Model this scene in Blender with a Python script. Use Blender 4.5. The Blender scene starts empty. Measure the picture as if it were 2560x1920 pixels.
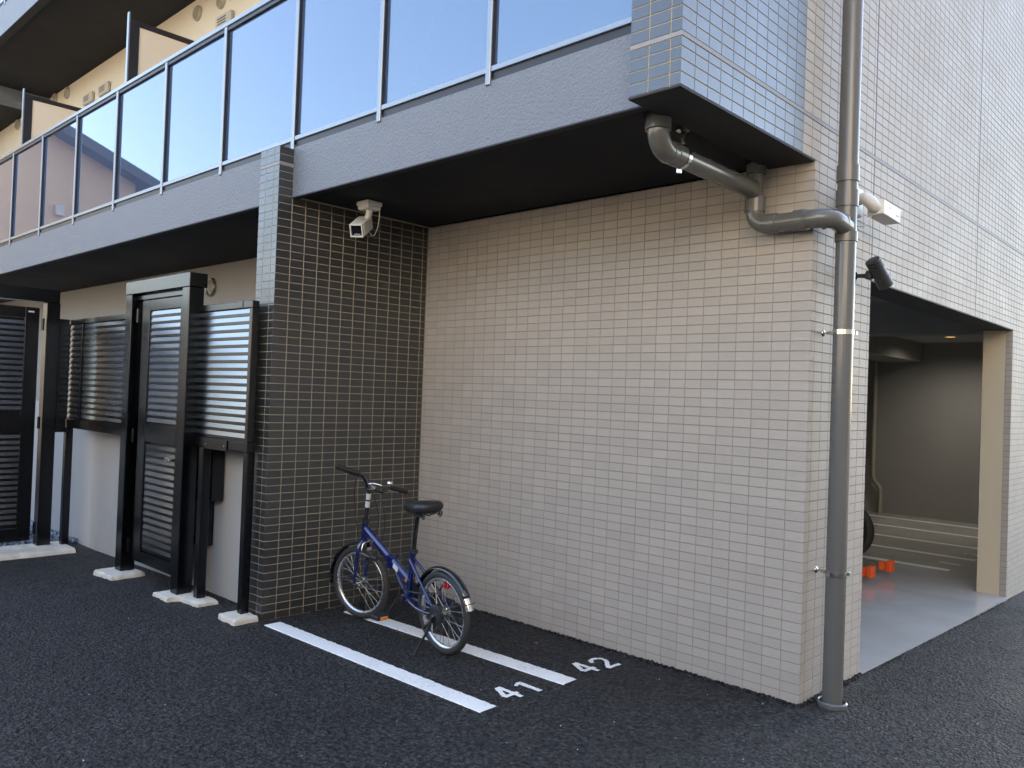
import bpy, math, random
from mathutils import Vector, Matrix
random.seed(7)
S = bpy.context.scene
C = S.collection
# ------------------------------------------------------------------ camera
CAM = Vector((1.7077, -3.9343, 1.4740)); YAW, PITCH, ROLL = -0.758646, 0.014617, 0.036096
FPX = 2035.15 / 2560.0
_f = Vector((math.sin(YAW)*math.cos(PITCH), math.cos(YAW)*math.cos(PITCH), math.sin(PITCH)))
_r = Vector((math.cos(YAW), -math.sin(YAW), 0)); _u = _r.cross(_f)
RT = _r*math.cos(ROLL)+_u*math.sin(ROLL); UP = -_r*math.sin(ROLL)+_u*math.cos(ROLL)
cd = bpy.data.cameras.new('camera'); cam = bpy.data.objects.new('camera', cd); C.objects.link(cam)
cd.sensor_fit = 'HORIZONTAL'; cd.sensor_width = 36; cd.lens = 36*FPX; cd.clip_start = .05; cd.clip_end = 800
M = Matrix((RT, UP, -_f)).transposed().to_4x4(); M.translation = CAM; cam.matrix_world = M
S.camera = cam
# ------------------------------------------------------------------ light
SUN_EL = math.radians(38); SUN_AZ = math.atan2(-.45, .75)      # azimuth from +Y towards +X
w = bpy.data.worlds.new('World'); S.world = w; w.use_nodes = True
nt = w.node_tree; bg = nt.nodes['Background']; sk = nt.nodes.new('ShaderNodeTexSky')
sk.sky_type = 'NISHITA'; sk.sun_disc = False; sk.sun_elevation = SUN_EL; sk.sun_rotation = SUN_AZ
sk.air_density = 1.0; sk.dust_density = .9; sk.ozone_density = 1.0
wb = nt.nodes.new('ShaderNodeVectorMath'); wb.operation = 'MULTIPLY'; wb.inputs[1].default_value = (1.12, 1.0, .91)   # camera white balance for open shade
nt.links.new(sk.outputs[0], wb.inputs[0]); nt.links.new(wb.outputs[0], bg.inputs[0]); bg.inputs[1].default_value = 0.15
sl = bpy.data.lights.new('sun', 'SUN'); sl.energy = 5.0; sl.angle = math.radians(.53); sl.color = (1, .93, .82)
so = bpy.data.objects.new('sun', sl); C.objects.link(so)
_sd = Vector((math.sin(SUN_AZ)*math.cos(SUN_EL), math.cos(SUN_AZ)*math.cos(SUN_EL), math.sin(SUN_EL)))
so.rotation_euler = _sd.to_track_quat('Z', 'Y').to_euler(); so.location = _sd*40
S.view_settings.view_transform = 'Standard'; S.view_settings.look = 'None'
S.view_settings.exposure = 2.72; S.view_settings.gamma = 1; S.view_settings.use_curve_mapping = False

# ------------------------------------------------------------------ materials
def lk(t, a, b): t.links.new(a, b)
def mat(name, col, rough=.5, metal=0, ior=1.5, bump=None, var=None, rnd=0, coat=0, emit=None, tint=None):
    """bump=(scale,strength,distance) ; var=(scale,amount) value mottling ; rnd = per piece variation"""
    m = bpy.data.materials.new(name); m.use_nodes = True; t = m.node_tree; b = t.nodes['Principled BSDF']
    b.inputs['Base Color'].default_value = (*col, 1); b.inputs['Roughness'].default_value = rough
    b.inputs['Metallic'].default_value = metal; b.inputs['IOR'].default_value = ior; b.inputs['Coat Weight'].default_value = coat
    b.inputs['Coat Roughness'].default_value = .06
    if tint: b.inputs['Specular Tint'].default_value = (*tint, 1)
    geo = t.nodes.new('ShaderNodeNewGeometry'); last = None
    if var:
        n = t.nodes.new('ShaderNodeTexNoise'); n.inputs['Scale'].default_value = var[0]; n.inputs['Detail'].default_value = 6
        n.inputs['Roughness'].default_value = .65
        lk(t, geo.outputs['Position'], n.inputs['Vector'])
        mr = t.nodes.new('ShaderNodeMapRange'); mr.inputs['From Min'].default_value = .25; mr.inputs['From Max'].default_value = .75
        mr.inputs['To Min'].default_value = 1-var[1]; mr.inputs['To Max'].default_value = 1+var[1]; lk(t, n.outputs[0], mr.inputs[0]); last = mr.outputs[0]
        rr = t.nodes.new('ShaderNodeMapRange'); rr.inputs['From Min'].default_value = .3; rr.inputs['From Max'].default_value = .7
        rr.inputs['To Min'].default_value = max(rough-.07, .02); rr.inputs['To Max'].default_value = min(rough+.07, 1)
        lk(t, n.outputs[0], rr.inputs[0]); lk(t, rr.outputs[0], b.inputs['Roughness'])
    if rnd:
        oi = t.nodes.new('ShaderNodeObjectInfo'); ad = t.nodes.new('ShaderNodeMath'); ad.operation = 'ADD'
        lk(t, oi.outputs['Random'], ad.inputs[0]); lk(t, geo.outputs['Random Per Island'], ad.inputs[1])
        fr = t.nodes.new('ShaderNodeMath'); fr.operation = 'FRACT'; lk(t, ad.outputs[0], fr.inputs[0])
        mr = t.nodes.new('ShaderNodeMapRange'); mr.inputs['To Min'].default_value = 1-rnd; mr.inputs['To Max'].default_value = 1+rnd
        lk(t, fr.outputs[0], mr.inputs[0])
        if last is None: last = mr.outputs[0]
        else:
            mu = t.nodes.new('ShaderNodeMath'); mu.operation = 'MULTIPLY'; lk(t, last, mu.inputs[0]); lk(t, mr.outputs[0], mu.inputs[1]); last = mu.outputs[0]
    if last is not None:
        vm = t.nodes.new('ShaderNodeVectorMath'); vm.operation = 'SCALE'; vm.inputs[0].default_value = col
        lk(t, last, vm.inputs['Scale']); lk(t, vm.outputs[0], b.inputs['Base Color'])
    if bump:
        n = t.nodes.new('ShaderNodeTexNoise'); n.inputs['Scale'].default_value = bump[0]; n.inputs['Detail'].default_value = 5
        lk(t, geo.outputs['Position'], n.inputs['Vector'])
        bp = t.nodes.new('ShaderNodeBump'); bp.inputs['Strength'].default_value = bump[1]; bp.inputs['Distance'].default_value = bump[2]
        lk(t, n.outputs[0], bp.inputs['Height']); lk(t, bp.outputs[0], b.inputs['Normal'])
    if emit:
        b.inputs['Emission Color'].default_value = (*emit[0], 1); b.inputs['Emission Strength'].default_value = emit[1]
    return m

def asphalt_mat():
    m = bpy.data.materials.new('asphalt'); m.use_nodes = True; t = m.node_tree; b = t.nodes['Principled BSDF']
    g = t.nodes.new('ShaderNodeNewGeometry'); P = g.outputs['Position']
    def vor(s, feat='F1'):
        v = t.nodes.new('ShaderNodeTexVoronoi'); v.feature = feat; v.inputs['Scale'].default_value = s; v.inputs['Randomness'].default_value = 1
        lk(t, P, v.inputs['Vector']); return v
    def noise(s, d=5):
        n = t.nodes.new('ShaderNodeTexNoise'); n.inputs['Scale'].default_value = s; n.inputs['Detail'].default_value = d; lk(t, P, n.inputs['Vector']); return n
    def mr(src, a, b_, c, d):
        x = t.nodes.new('ShaderNodeMapRange'); x.clamp = True
        for i, q in enumerate((a, b_, c, d)): x.inputs[1+i].default_value = q
        lk(t, src, x.inputs[0]); return x.outputs[0]
    def ma(op, a, b_):
        x = t.nodes.new('ShaderNodeMath'); x.operation = op
        for i, q in enumerate((a, b_)):
            if isinstance(q, float): x.inputs[i].default_value = q
            else: lk(t, q, x.inputs[i])
        return x.outputs[0]
    v1 = vor(62); v2 = vor(150); big = noise(1.3, 6); mid = noise(9, 4)
    stone = mr(v1.outputs['Distance'], .0, .75, 1.0, .0)
    fine = mr(v2.outputs['Distance'], .0, .8, 1.0, .0)
    h = ma('ADD', ma('MULTIPLY', stone, 1.0), ma('MULTIPLY', fine, .45))
    h = ma('ADD', h, ma('MULTIPLY', mid.outputs[0], .6))
    per = t.nodes.new('ShaderNodeSeparateColor'); lk(t, v1.outputs['Color'], per.inputs[0])
    tone = ma('MULTIPLY', mr(per.outputs[0], 0, 1, .6, 1.45), mr(big.outputs[0], .3, .7, .82, 1.2))
    cavity_shade = mr(h, .6, 1.25, .38, 1.0)  # crevices between stones darkened in the base colour, standing for shade
    pit = noise(38, 3); tone = ma('MULTIPLY', ma('MULTIPLY', tone, cavity_shade), mr(pit.outputs[0], .36, .50, .35, 1.0))  # hollows of the pits get painted shade in the tone too
    h = ma('ADD', h, ma('MULTIPLY', mr(pit.outputs[0], .34, .5, 0, 1), .9))
    vm = t.nodes.new('ShaderNodeVectorMath'); vm.operation = 'SCALE'; vm.inputs[0].default_value = (.072, .070, .068); lk(t, tone, vm.inputs['Scale'])
    # rare pale grit
    v3 = vor(34); sp = t.nodes.new('ShaderNodeSeparateColor'); lk(t, v3.outputs['Color'], sp.inputs[0])
    rare = ma('MULTIPLY', mr(sp.outputs[1], .985, .99, 0, 1), mr(v3.outputs['Distance'], .12, .18, 1, 0))
    mx = t.nodes.new('ShaderNodeMix'); mx.data_type = 'RGBA'; lk(t, rare, mx.inputs[0]); lk(t, vm.outputs[0], mx.inputs[6]); mx.inputs[7].default_value = (.45, .43, .4, 1)
    lk(t, mx.outputs[2], b.inputs['Base Color'])
    lk(t, mr(big.outputs[0], .35, .65, .55, .75), b.inputs['Roughness']); b.inputs['IOR'].default_value = 1.32
    bp = t.nodes.new('ShaderNodeBump'); bp.inputs['Strength'].default_value = 1.0; bp.inputs['Distance'].default_value = .013
    lk(t, h, bp.inputs['Height']); lk(t, bp.outputs[0], b.inputs['Normal'])
    return m

def paint_mat():
    m = mat('line_paint', (.84, .83, .79), .55, bump=(90, .6, .005), var=(5, .07)); t = m.node_tree; b = t.nodes['Principled BSDF']
    src = b.inputs['Base Color'].links[0].from_socket; g = t.nodes.new('ShaderNodeNewGeometry')
    n = t.nodes.new('ShaderNodeTexNoise'); n.inputs['Scale'].default_value = 130; n.inputs['Detail'].default_value = 3; lk(t, g.outputs['Position'], n.inputs['Vector'])
    n2 = t.nodes.new('ShaderNodeTexNoise'); n2.inputs['Scale'].default_value = 6; n2.inputs['Detail'].default_value = 4; lk(t, g.outputs['Position'], n2.inputs['Vector'])
    ad = t.nodes.new('ShaderNodeMath'); ad.operation = 'MULTIPLY_ADD'; lk(t, n2.outputs[0], ad.inputs[0]); ad.inputs[1].default_value = .45; lk(t, n.outputs[0], ad.inputs[2])
    mr = t.nodes.new('ShaderNodeMapRange'); lk(t, ad.outputs[0], mr.inputs[0]); mr.inputs[1].default_value = .87; mr.inputs[2].default_value = .95
    mx = t.nodes.new('ShaderNodeMix'); mx.data_type = 'RGBA'; lk(t, mr.outputs[0], mx.inputs[0]); lk(t, src, mx.inputs[6]); mx.inputs[7].default_value = (.20, .195, .19, 1)
    lk(t, mx.outputs[2], b.inputs['Base Color']); return m

MT = dict(
 asphalt=asphalt_mat(), paint=paint_mat(),
 tile=mat('beige_tile', (.375, .343, .300), .58, bump=(75, .45, .004), var=(2.2, .035), rnd=.045),
 grout=mat('beige_grout', (.245, .21, .165), .9, bump=(200, .4, .002), var=(7, .12)),
 dtile=mat('dark_tile', (.026, .0255, .024), .36, ior=1.95, tint=(.86, .93, 1), bump=(95, .22, .003), var=(2, .08), rnd=.16),
 dgrout=mat('cream_grout', (.36, .31, .21), .9, bump=(200, .3, .002), var=(6, .1)),
 stucco=mat('grey_stucco', (.150, .170, .198), .55, bump=(75, .9, .009), var=(3.5, .1)),
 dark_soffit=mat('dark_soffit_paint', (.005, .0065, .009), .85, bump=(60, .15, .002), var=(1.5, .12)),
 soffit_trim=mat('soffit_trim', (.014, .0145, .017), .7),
 cream=mat('cream_plaster', (.56, .50, .40), .8, bump=(140, .3, .003), var=(1.2, .04)),
 lowwall=mat('grey_beige_render', (.40, .385, .36), .7, bump=(160, .35, .003), var=(1.5, .05)),
 recess=mat('grey_render', (.30, .295, .28), .85, bump=(150, .3, .003), var=(1.2, .05)),
 jamb=mat('jamb_plaster', (.56, .49, .36), .8, bump=(70, .5, .005), var=(2, .04)),
 alu=mat('rail_aluminium', (.25, .28, .31), .32, metal=.6),
 gasket=mat('black_gasket', (.012, .011, .016), .45),
 glass=mat('milky_reflective_glass', (.045, .07, .13), .02, ior=2.6, tint=(.74, .87, 1)),
 blackmetal=mat('black_metal', (.045, .047, .050), .26, metal=1),
 slat=mat('slat_sky_reflection', (.20, .22, .25), .22, metal=1),  # same black metal made paler: sky reflection put into its colour
 concrete=mat('pad_concrete', (.62, .57, .47), .9, bump=(45, .8, .01), var=(9, .16)),
 pipe=mat('grey_pvc', (.115, .115, .109), .19, ior=1.55),
 steel=mat('stainless', (.62, .60, .56), .18, metal=1, var=(30, .08)),
 white=mat('white_plastic', (.70, .68, .62), .42, var=(20, .03)),
 lens=mat('dark_lens', (.008, .009, .014), .08),
 cable=mat('white_cable', (.6, .58, .52), .5),
 lampblk=mat('black_lamp', (.028, .028, .03), .38, var=(12, .1)),
 gfloor=mat('garage_floor_paint', (.46, .46, .44), .16, ior=1.55, bump=(14, .05, .01), var=(1.6, .09)),
 gwall=mat('garage_wall', (.33, .325, .31), .85, bump=(150, .3, .003), var=(1, .06)),
 gceil=mat('garage_ceiling_board', (.42, .42, .41), .85, var=(2, .04)),
 orange=mat('orange_plastic', (.85, .12, .02), .4),
 galv=mat('galvanised', (.45, .44, .40), .35, metal=.9, var=(25, .2)),
 lamp=mat('warm_downlight', (.9, .8, .6), .4, emit=((1, .55, .13), .22)),
 tyre=mat('tyre_rubber', (.030, .029, .028), .65, bump=(120, .3, .003), var=(14, .2)),
 blue=mat('blue_paint', (.004, .009, .085), .22, ior=1.5, coat=1, var=(12, .05)),
 blackgloss=mat('black_gloss', (.012, .012, .014), .12, coat=1),
 blackmatt=mat('black_plastic', (.018, .018, .019), .42, var=(30, .1)),
 chrome=mat('chrome', (.72, .72, .70), .10, metal=1),
 rim=mat('rim_alloy', (.60, .61, .62), .28, metal=.85, var=(30, .06)),
 red=mat('red_reflector', (.55, .012, .018), .18, coat=1),
 amber=mat('amber_reflector', (.75, .25, .04), .3),
 sticker=mat('white_sticker', (.6, .6, .58), .4),
 vent=mat('vent_cap', (.40, .37, .31), .45, var=(10, .05)),
 ventdark=mat('vent_dark', (.05, .048, .045), .7),
 board=mat('partition_board', (.72, .61, .46), .75, var=(1, .03)),
 gravel=mat('grey_gravel', (.30, .32, .36), .8, rnd=.45, bump=(120, .4, .004)),
 house=mat('house_siding', (.68, .56, .42), .85, bump=(3, .1, .01), var=(.8, .04)),
 tan=mat('tan_siding', (.82, .58, .36), .85, var=(.8, .04)),
 creamwall=mat('sunny_cream_siding', (.80, .70, .56), .85, var=(.8, .04)),
 roof=mat('house_roof', (.13, .12, .115), .7, var=(2, .1)),
 seal=mat('joint_sealant', (.25, .25, .255), .6),
)

# ------------------------------------------------------------------ mesh helpers
class MB:
    def __init__(s): s.v = []; s.f = []; s.sm = []
    def add(s, vs, fs, smooth=False):
        o = len(s.v); s.v += [tuple(v) for v in vs]; s.f += [tuple(i+o for i in f) for f in fs]; s.sm += [smooth]*len(fs); return s
    def box(s, a, b, ch=0.0):
        x0, y0, z0 = [min(p, q) for p, q in zip(a, b)]; x1, y1, z1 = [max(p, q) for p, q in zip(a, b)]
        if ch <= 0:
            v = [(x, y, z) for x in (x0, x1) for y in (y0, y1) for z in (z0, z1)]
            return s.add(v, [(0,1,3,2),(4,6,7,5),(0,4,5,1),(2,3,7,6),(0,2,6,4),(1,5,7,3)])
        X = (x0, x1); Y = (y0, y1); Z = (z0, z1); v = []; idx = {}
        for i in (0, 1):
            for j in (0, 1):
                for k in (0, 1):
                    dx = ch*(1-2*i); dy = ch*(1-2*j); dz = ch*(1-2*k)
                    for a_, p in enumerate(((X[i], Y[j]+dy, Z[k]+dz), (X[i]+dx, Y[j], Z[k]+dz), (X[i]+dx, Y[j]+dy, Z[k]))):
                        idx[i, j, k, a_] = len(v); v.append(p)
        g = lambda i, j, k, a_: idx[i, j, k, a_]
        f = []
        for i in (0, 1): q = [g(i,0,0,0), g(i,1,0,0), g(i,1,1,0), g(i,0,1,0)]; f.append(q if i else q[::-1])
        for j in (0, 1): q = [g(0,j,0,1), g(1,j,0,1), g(1,j,1,1), g(0,j,1,1)]; f.append(q[::-1] if j else q)
        for k in (0, 1): q = [g(0,0,k,2), g(1,0,k,2), g(1,1,k,2), g(0,1,k,2)]; f.append(q if k else q[::-1])
        for j in (0, 1):
            for k in (0, 1): f.append((g(0,j,k,1), g(1,j,k,1), g(1,j,k,2), g(0,j,k,2)))
        for i in (0, 1):
            for k in (0, 1): f.append((g(i,0,k,0), g(i,1,k,0), g(i,1,k,2), g(i,0,k,2)))
        for i in (0, 1):
            for j in (0, 1): f.append((g(i,j,0,0), g(i,j,1,0), g(i,j,1,1), g(i,j,0,1)))
        for i in (0, 1):
            for j in (0, 1):
                for k in (0, 1): f.append((g(i,j,k,0), g(i,j,k,1), g(i,j,k,2)))
        return s.add(v, f)
    def tube(s, pts, r, n=12, caps=True, closed=False, flat=None):
        pts = [Vector(p) for p in pts]; m = len(pts); rs = r if isinstance(r, (list, tuple)) else [r]*m
        vs = []; ref = None
        for i in range(m):
            if closed: d = (pts[(i+1) % m]-pts[i-1]).normalized()
            else: d = (pts[min(i+1, m-1)]-pts[max(i-1, 0)]).normalized()
            if ref is None: ref = Vector((0, 0, 1)) if abs(d.z) < .9 else Vector((0, 1, 0))
            a = (ref-d*ref.dot(d)).normalized(); b = d.cross(a); ref = a
            fa, fb = (1, 1) if flat is None else flat
            for k in range(n):
                t = 2*math.pi*k/n; vs.append(pts[i]+(a*math.cos(t)*fa+b*math.sin(t)*fb)*rs[i])
        fs = []
        for i in range(m if closed else m-1):
            j = (i+1) % m
            for k in range(n): fs.append((i*n+k, i*n+(k+1) % n, j*n+(k+1) % n, j*n+k))
        s.add(vs, fs, True)
        if caps and not closed: s.add(vs[:n], [tuple(range(n))[::-1]]); s.add(vs[-n:], [tuple(range(n))])
        return s
    def lathe(s, prof, o, ax, n=24, closed=False):
        ax = Vector(ax).normalized(); o = Vector(o); ref = Vector((0, 0, 1)) if abs(ax.z) < .9 else Vector((1, 0, 0))
        a = (ref-ax*ref.dot(ax)).normalized(); b = ax.cross(a)
        pr = [Vector(p) for p in prof]+([Vector(prof[0])] if closed else [])
        runs = [[pr[0]]]
        for i in range(1, len(pr)):
            runs[-1].append(pr[i])
            if i < len(pr)-1:
                d0 = pr[i]-pr[i-1]; d1 = pr[i+1]-pr[i]
                if d0.length > 1e-9 and d1.length > 1e-9 and d0.angle(d1) > math.radians(40): runs.append([pr[i]])
        for run in runs:
            vs = []
            for (r, h) in run:
                for k in range(n):
                    t = 2*math.pi*k/n; vs.append(o+ax*h+(a*math.cos(t)+b*math.sin(t))*r)
            fs = []
            for i in range(len(run)-1):
                for k in range(n): fs.append((i*n+k, i*n+(k+1) % n, (i+1)*n+(k+1) % n, (i+1)*n+k))
            s.add(vs, fs, True)
        return s
    def prism(s, poly, fn, h0, h1):
        n = len(poly); v = [fn(p[0], p[1], h0) for p in poly]+[fn(p[0], p[1], h1) for p in poly]
        return s.add(v, [tuple(range(n))[::-1], tuple(range(n, 2*n))]+[(i, (i+1) % n, n+(i+1) % n, n+i) for i in range(n)])
    def mesh(s, name, m):
        me = bpy.data.meshes.new(name); me.from_pydata(s.v, [], s.f); me.materials.append(MT[m] if isinstance(m, str) else m)
        for p, q in zip(me.polygons, s.sm): p.use_smooth = q
        me.update(); return me
    def obj(s, name, m, parent=None, fix=True):
        me = s.mesh(name, m)
        if fix:
            import bmesh
            bm = bmesh.new(); bm.from_mesh(me); bmesh.ops.recalc_face_normals(bm, faces=bm.faces); bm.to_mesh(me); bm.free()
        return link(name, me, parent)
def link(name, me, parent=None):
    o = bpy.data.objects.new(name, me); C.objects.link(o)
    if parent is not None: o.parent = parent
    return o
def tag(o, label=None, cat=None, group=None, kind=None):
    if label: o['label'] = label
    if cat: o['category'] = cat
    if group: o['group'] = group
    if kind: o['kind'] = kind
    return o
def empty(name, loc=(0, 0, 0), rot=(0, 0, 0)):
    o = bpy.data.objects.new(name, None); C.objects.link(o); o.location = loc; o.rotation_euler = rot; o.empty_display_size = .2; return o
def local(o):            # parts modelled in world coordinates under an Empty that stands at the thing's base
    for c in o.children:
        c.location = Vector(c.location)-Vector(o.location)
def arc(c, r, a0, a1, n, u, v):
    c = Vector(c); u = Vector(u); v = Vector(v)
    return [c+u*(r*math.cos(a0+(a1-a0)*i/n))+v*(r*math.sin(a0+(a1-a0)*i/n)) for i in range(n+1)]
def screen(p):
    d = Vector(p)-CAM; z = d.dot(_f)
    if z <= .05: return None
    return (1280+2560*FPX*d.dot(RT)/z, 960-2560*FPX*d.dot(UP)/z)

# ------------------------------------------------------------------ ground
def gz(x, y):
    t = min(max((x+8)/.4, 0), 1)
    a = -.0324*min(max(y-.2, 0), 8)*t-(.03*t if x < -.25 and y > .3 else 0)
    b = -.045*min(max((-x-4.2)/1.8, 0), 1)
    return a+b
def axis(lo, hi, fine_lo, fine_hi, step):
    a = [lo, lo*.6, lo*.35]; n = int(round((fine_hi-fine_lo)/step)); a += [fine_lo+i*step for i in range(n+1)]; a += [hi*.35, hi*.6, hi]; return sorted(set(a))
g = MB(); xs = axis(-300, 300, -12, 6, .3); ys = axis(-300, 300, -6, 12, .3); ny = len(ys)
vs = [(x, y, gz(x, y)) for x in xs for y in ys]
fs = [(i*ny+j, (i+1)*ny+j, (i+1)*ny+j+1, i*ny+j+1) for i in range(len(xs)-1) for j in range(ny-1)]
g.add(vs, fs, True); tag(g.obj('ground', 'asphalt', fix=False), 'black open textured asphalt yard around the building', kind='structure')
# garage floor, a painted concrete sheet that follows the fall of the drive
def fz(y): return -.0324*(min(y, 3.7)-.2)+.012
g = MB(); yy = [.205, .79, 1.5, 2.3, 3.1, 3.7, 4.14, 6, 9.2]
vs = []
for y in yy:
    x1 = .012 if .79 <= y <= 4.14 else -.2
    vs += [(-7, y, fz(y)), (x1, y, fz(y))]
g.add(vs, [(2*i, 2*i+1, 2*i+3, 2*i+2) for i in range(len(yy)-1)])
n0 = len(g.v); ed = [(.012, y) for y in yy[1:7]]
g.add([(x, y, fz(y)) for x, y in ed]+[(x, y, fz(y)-.08) for x, y in ed], [(i, i+1, len(ed)+i+1, len(ed)+i) for i in range(len(ed)-1)])
tag(g.obj('garage_floor', 'gfloor', fix=False), 'smooth grey painted garage floor', kind='structure')

# ------------------------------------------------------------------ apartment building
B = tag(empty('apartment_building'), 'apartment building with beige tiled walls, dark tiled pier and glazed balconies', 'building')
def part(name, m, *boxes, parent=B, ch=0):
    b = MB()
    for q in boxes: b.box(q[0], q[1], ch)
    return b.obj(name, m, parent)
XW = -2.935; YB = -1.25; XP = -3.168
wallA = part('tiled_wall', 'grout', ((XW, 0, -.3), (0, .2, 2.7)))
wallC = part('side_wall', 'grout', ((-.226, .2, -.3), (0, .787, 2.7)), ((-.226, 0, 2.7), (0, .787, 6)), ((-.226, .787, 2.205), (0, 4.14, 6)), ((-.226, 4.19, -.6), (0, 10, 6)), ((-.05, 4.14, -.6), (0, 4.19, 6)))
pier = part('pier', 'dgrout', ((XP, YB, -.3), (XW, -.001, 3.004)))
cap = part('balcony_end_wall', 'dgrout', ((-.24, YB, 2.7), (0, -.15, 6)), ((-.24, -.15, 2.7), (0, 0, 6)))
part('soffit_trim', 'soffit_trim', ((-.24, YB-.004, 2.690), (.004, -.012, 2.699)), ((-14.5, -1.152, 2.692), (XP, -1.11, 2.6995)), ((XW, -1.152, 2.692), (-.24, -1.11, 2.6995)))
part('balcony_beam', 'stucco', ((XW, -1.15, 2.70), (-.241, -1.10, 3.02)))
part('balcony_beam', 'stucco', ((-14.5, -1.15, 2.70), (XP, -1.10, 3.02)))
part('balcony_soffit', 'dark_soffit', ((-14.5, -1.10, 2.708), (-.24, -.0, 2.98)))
part('recess_wall', 'recess', ((-14.5, 0, -.3), (XW, .2, 2.708)))
part('upper_wall', 'cream', ((-14.5, 0, 2.98), (-.24, .2, 12)))
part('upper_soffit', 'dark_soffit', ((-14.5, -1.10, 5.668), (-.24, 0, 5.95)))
part('upper_beam', 'stucco', ((-14.5, -1.15, 5.66), (-.24, -1.10, 6.03)))
part('upper_soffit_trim', 'soffit_trim', ((-14.5, -1.152, 5.652), (-.24, -1.06, 5.6595)))
part('upper_cross_beam', 'stucco', ((-12.1, -.948, 5.5), (-11.75, -.002, 5.667)))
part('top_storeys', 'lowwall', ((-14.5, -1.15, 8.6), (-.24, 0, 9.0)), ((-14.5, -1.15, 11.6), (0, 10, 12)), ((-.24, YB, 6), (0, 10, 11.6)), ((-14.7, -1.15, -.3), (-14.5, 10, 12)), ((-14.5, 9.8, -.6), (-.24, 10, 11.6)))
low = part('low_wall', 'lowwall', ((-12, -1.15, -.3), (XP, -1.0, 1.24)), ch=.004)
# tiles --------------------------------------------------------
DP = .0020
def tile_geo(mb, o, u, v, n, u0, u1, v0, v1, lo=False, ro=False, dp=DP):
    """raised tile on a plane: lo / ro = this end runs on round a corner"""
    c = .0009
    def P(a, b_, h): return o+u*a+v*b_+n*h
    a0 = u0 if lo else u0+c; a1 = u1 if ro else u1-c
    vs = [P(u0, v0, 0), P(u1, v0, 0), P(u1, v1, 0), P(u0, v1, 0), P(u0, v0, dp-c), P(u1, v0, dp-c), P(u1, v1, dp-c), P(u0, v1, dp-c),
          P(a0, v0+c, dp), P(a1, v0+c, dp), P(a1, v1-c, dp), P(a0, v1-c, dp)]
    f = [(8, 9, 10, 11), (4, 5, 9, 8), (6, 7, 11, 10), (0, 1, 5, 4), (2, 3, 7, 6)]
    if not ro: f += [(5, 6, 10, 9), (1, 2, 6, 5)]
    if not lo: f += [(7, 4, 8, 11), (3, 0, 4, 7)]
    mb.add(vs, f)
X, Y, Z = Vector((1, 0, 0)), Vector((0, 1, 0)), Vector((0, 0, 1))
rows = lambda z0, z1: [(z0+.05*k+.0021, min(z0+.05*(k+1), z1)-.0021) for k in range(int(math.ceil((z1-z0)/.05-1e-6)))]
GA = .0014
jobs = []       # material, wall, o,u,v,n,u0,u1,v0,v1,lo,ro
for z0, z1 in rows(-.1, 2.7):
    for j in range(30):
        a = -.1*(j+1)+GA; b_ = -.1*j-GA
        lo = False; ro = False
        if j == 0: b_ = DP; ro = True
        a = max(a, XW+.0045)
        if b_-a > .01: jobs.append(('tile', wallA, Vector((0, 0, 0)), X, Z, -Y, a, b_, z0, z1, False, ro))
def c_cols(y0, y1, first=.1):
    y = y0; out = []; s_ = first
    while y < y1-.012: out.append((y, min(y+s_, y1))); y += s_; s_ = .1
    return out
def c_field(y0, y1, z0, z1, first=.1, corner=False, wrap=False):
    for a, b_ in rows(z0, z1):
        for i, (p, q) in enumerate(c_cols(y0, y1, first)):
            lo = corner and i == 0
            jobs.append(('tile', wallC, Vector((0, 0, 0)), Y, Z, X, -DP if lo else p+.0019, q-.0019, a, b_, lo, False))
c_field(0, .787, -.2, 2.2, .05, True)
c_field(0, .787, 2.2, 2.7, .05, True)
c_field(-.15, .787, 2.7, 2.89, .1)
c_field(-.15, .787, 2.91, 5.3, .1)
c_field(.797, 2.94, 2.2, 2.89); c_field(.797, 2.94, 2.91, 5.3)
c_field(2.95, 6, 2.2, 2.89); c_field(2.95, 6, 2.91, 5.3)
c_field(4.14, 6, -.5, 2.2, .045)
for a, b_ in rows(-.4, 2.2):       # 50 mm return of the tile inside the far jamb
    jobs.append(('tile', wallC, Vector((0, 4.14, 0)), X, Z, -Y, -.048, DP, a, b_, False, True))
for a, b_ in rows(-.1, 2.7)[0:56]:
    for i in range(13):
        p = YB+.1*i+.0024; q = min(YB+.1*(i+1)-.0024, -.0055)
        jobs.append(('dtile', pier, Vector((XW, 0, 0)), Y, Z, X, YB-DP if i == 0 else p, q, a, b_, i == 0, False))
for zz in (rows(2.7, 2.89), rows(2.91, 3.01)):
    for a, b_ in zz: jobs.append(('dtile', pier, Vector((XW, 0, 0)), Y, Z, X, YB-DP, YB+.1-GA, a, b_, True, False))
for zz in (rows(-.1, 2.7), rows(2.7, 2.89), rows(2.91, 3.01)):
    for a, b_ in zz:
        for p, q, ro in ((XW-.055, XW+DP, True), (XW-.1535, XW-.060, False), (XP+.0, XW-.1585, False)):
            jobs.append(('dtile', pier, Vector((0, YB, 0)), X, Z, -Y, p, q, a, b_, False, ro))
for zz in (rows(2.7, 2.89), rows(2.91, 4.0)):
    for a, b_ in zz:
        for p, q, ro in ((-.0475, DP, True), (-.1475, -.0525, False), (-.24, -.1525, False)):
            jobs.append(('dtile', cap, Vector((0, YB, 0)), X, Z, -Y, p, q, a, b_, False, ro))
        for i in range(11):
            p = YB+.1*i+GA; q = YB+.1*(i+1)-GA
            jobs.append(('dtile', cap, Vector((0, 0, 0)), Y, Z, X, YB-DP if i == 0 else p, q, a, b_, i == 0, False))
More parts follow.
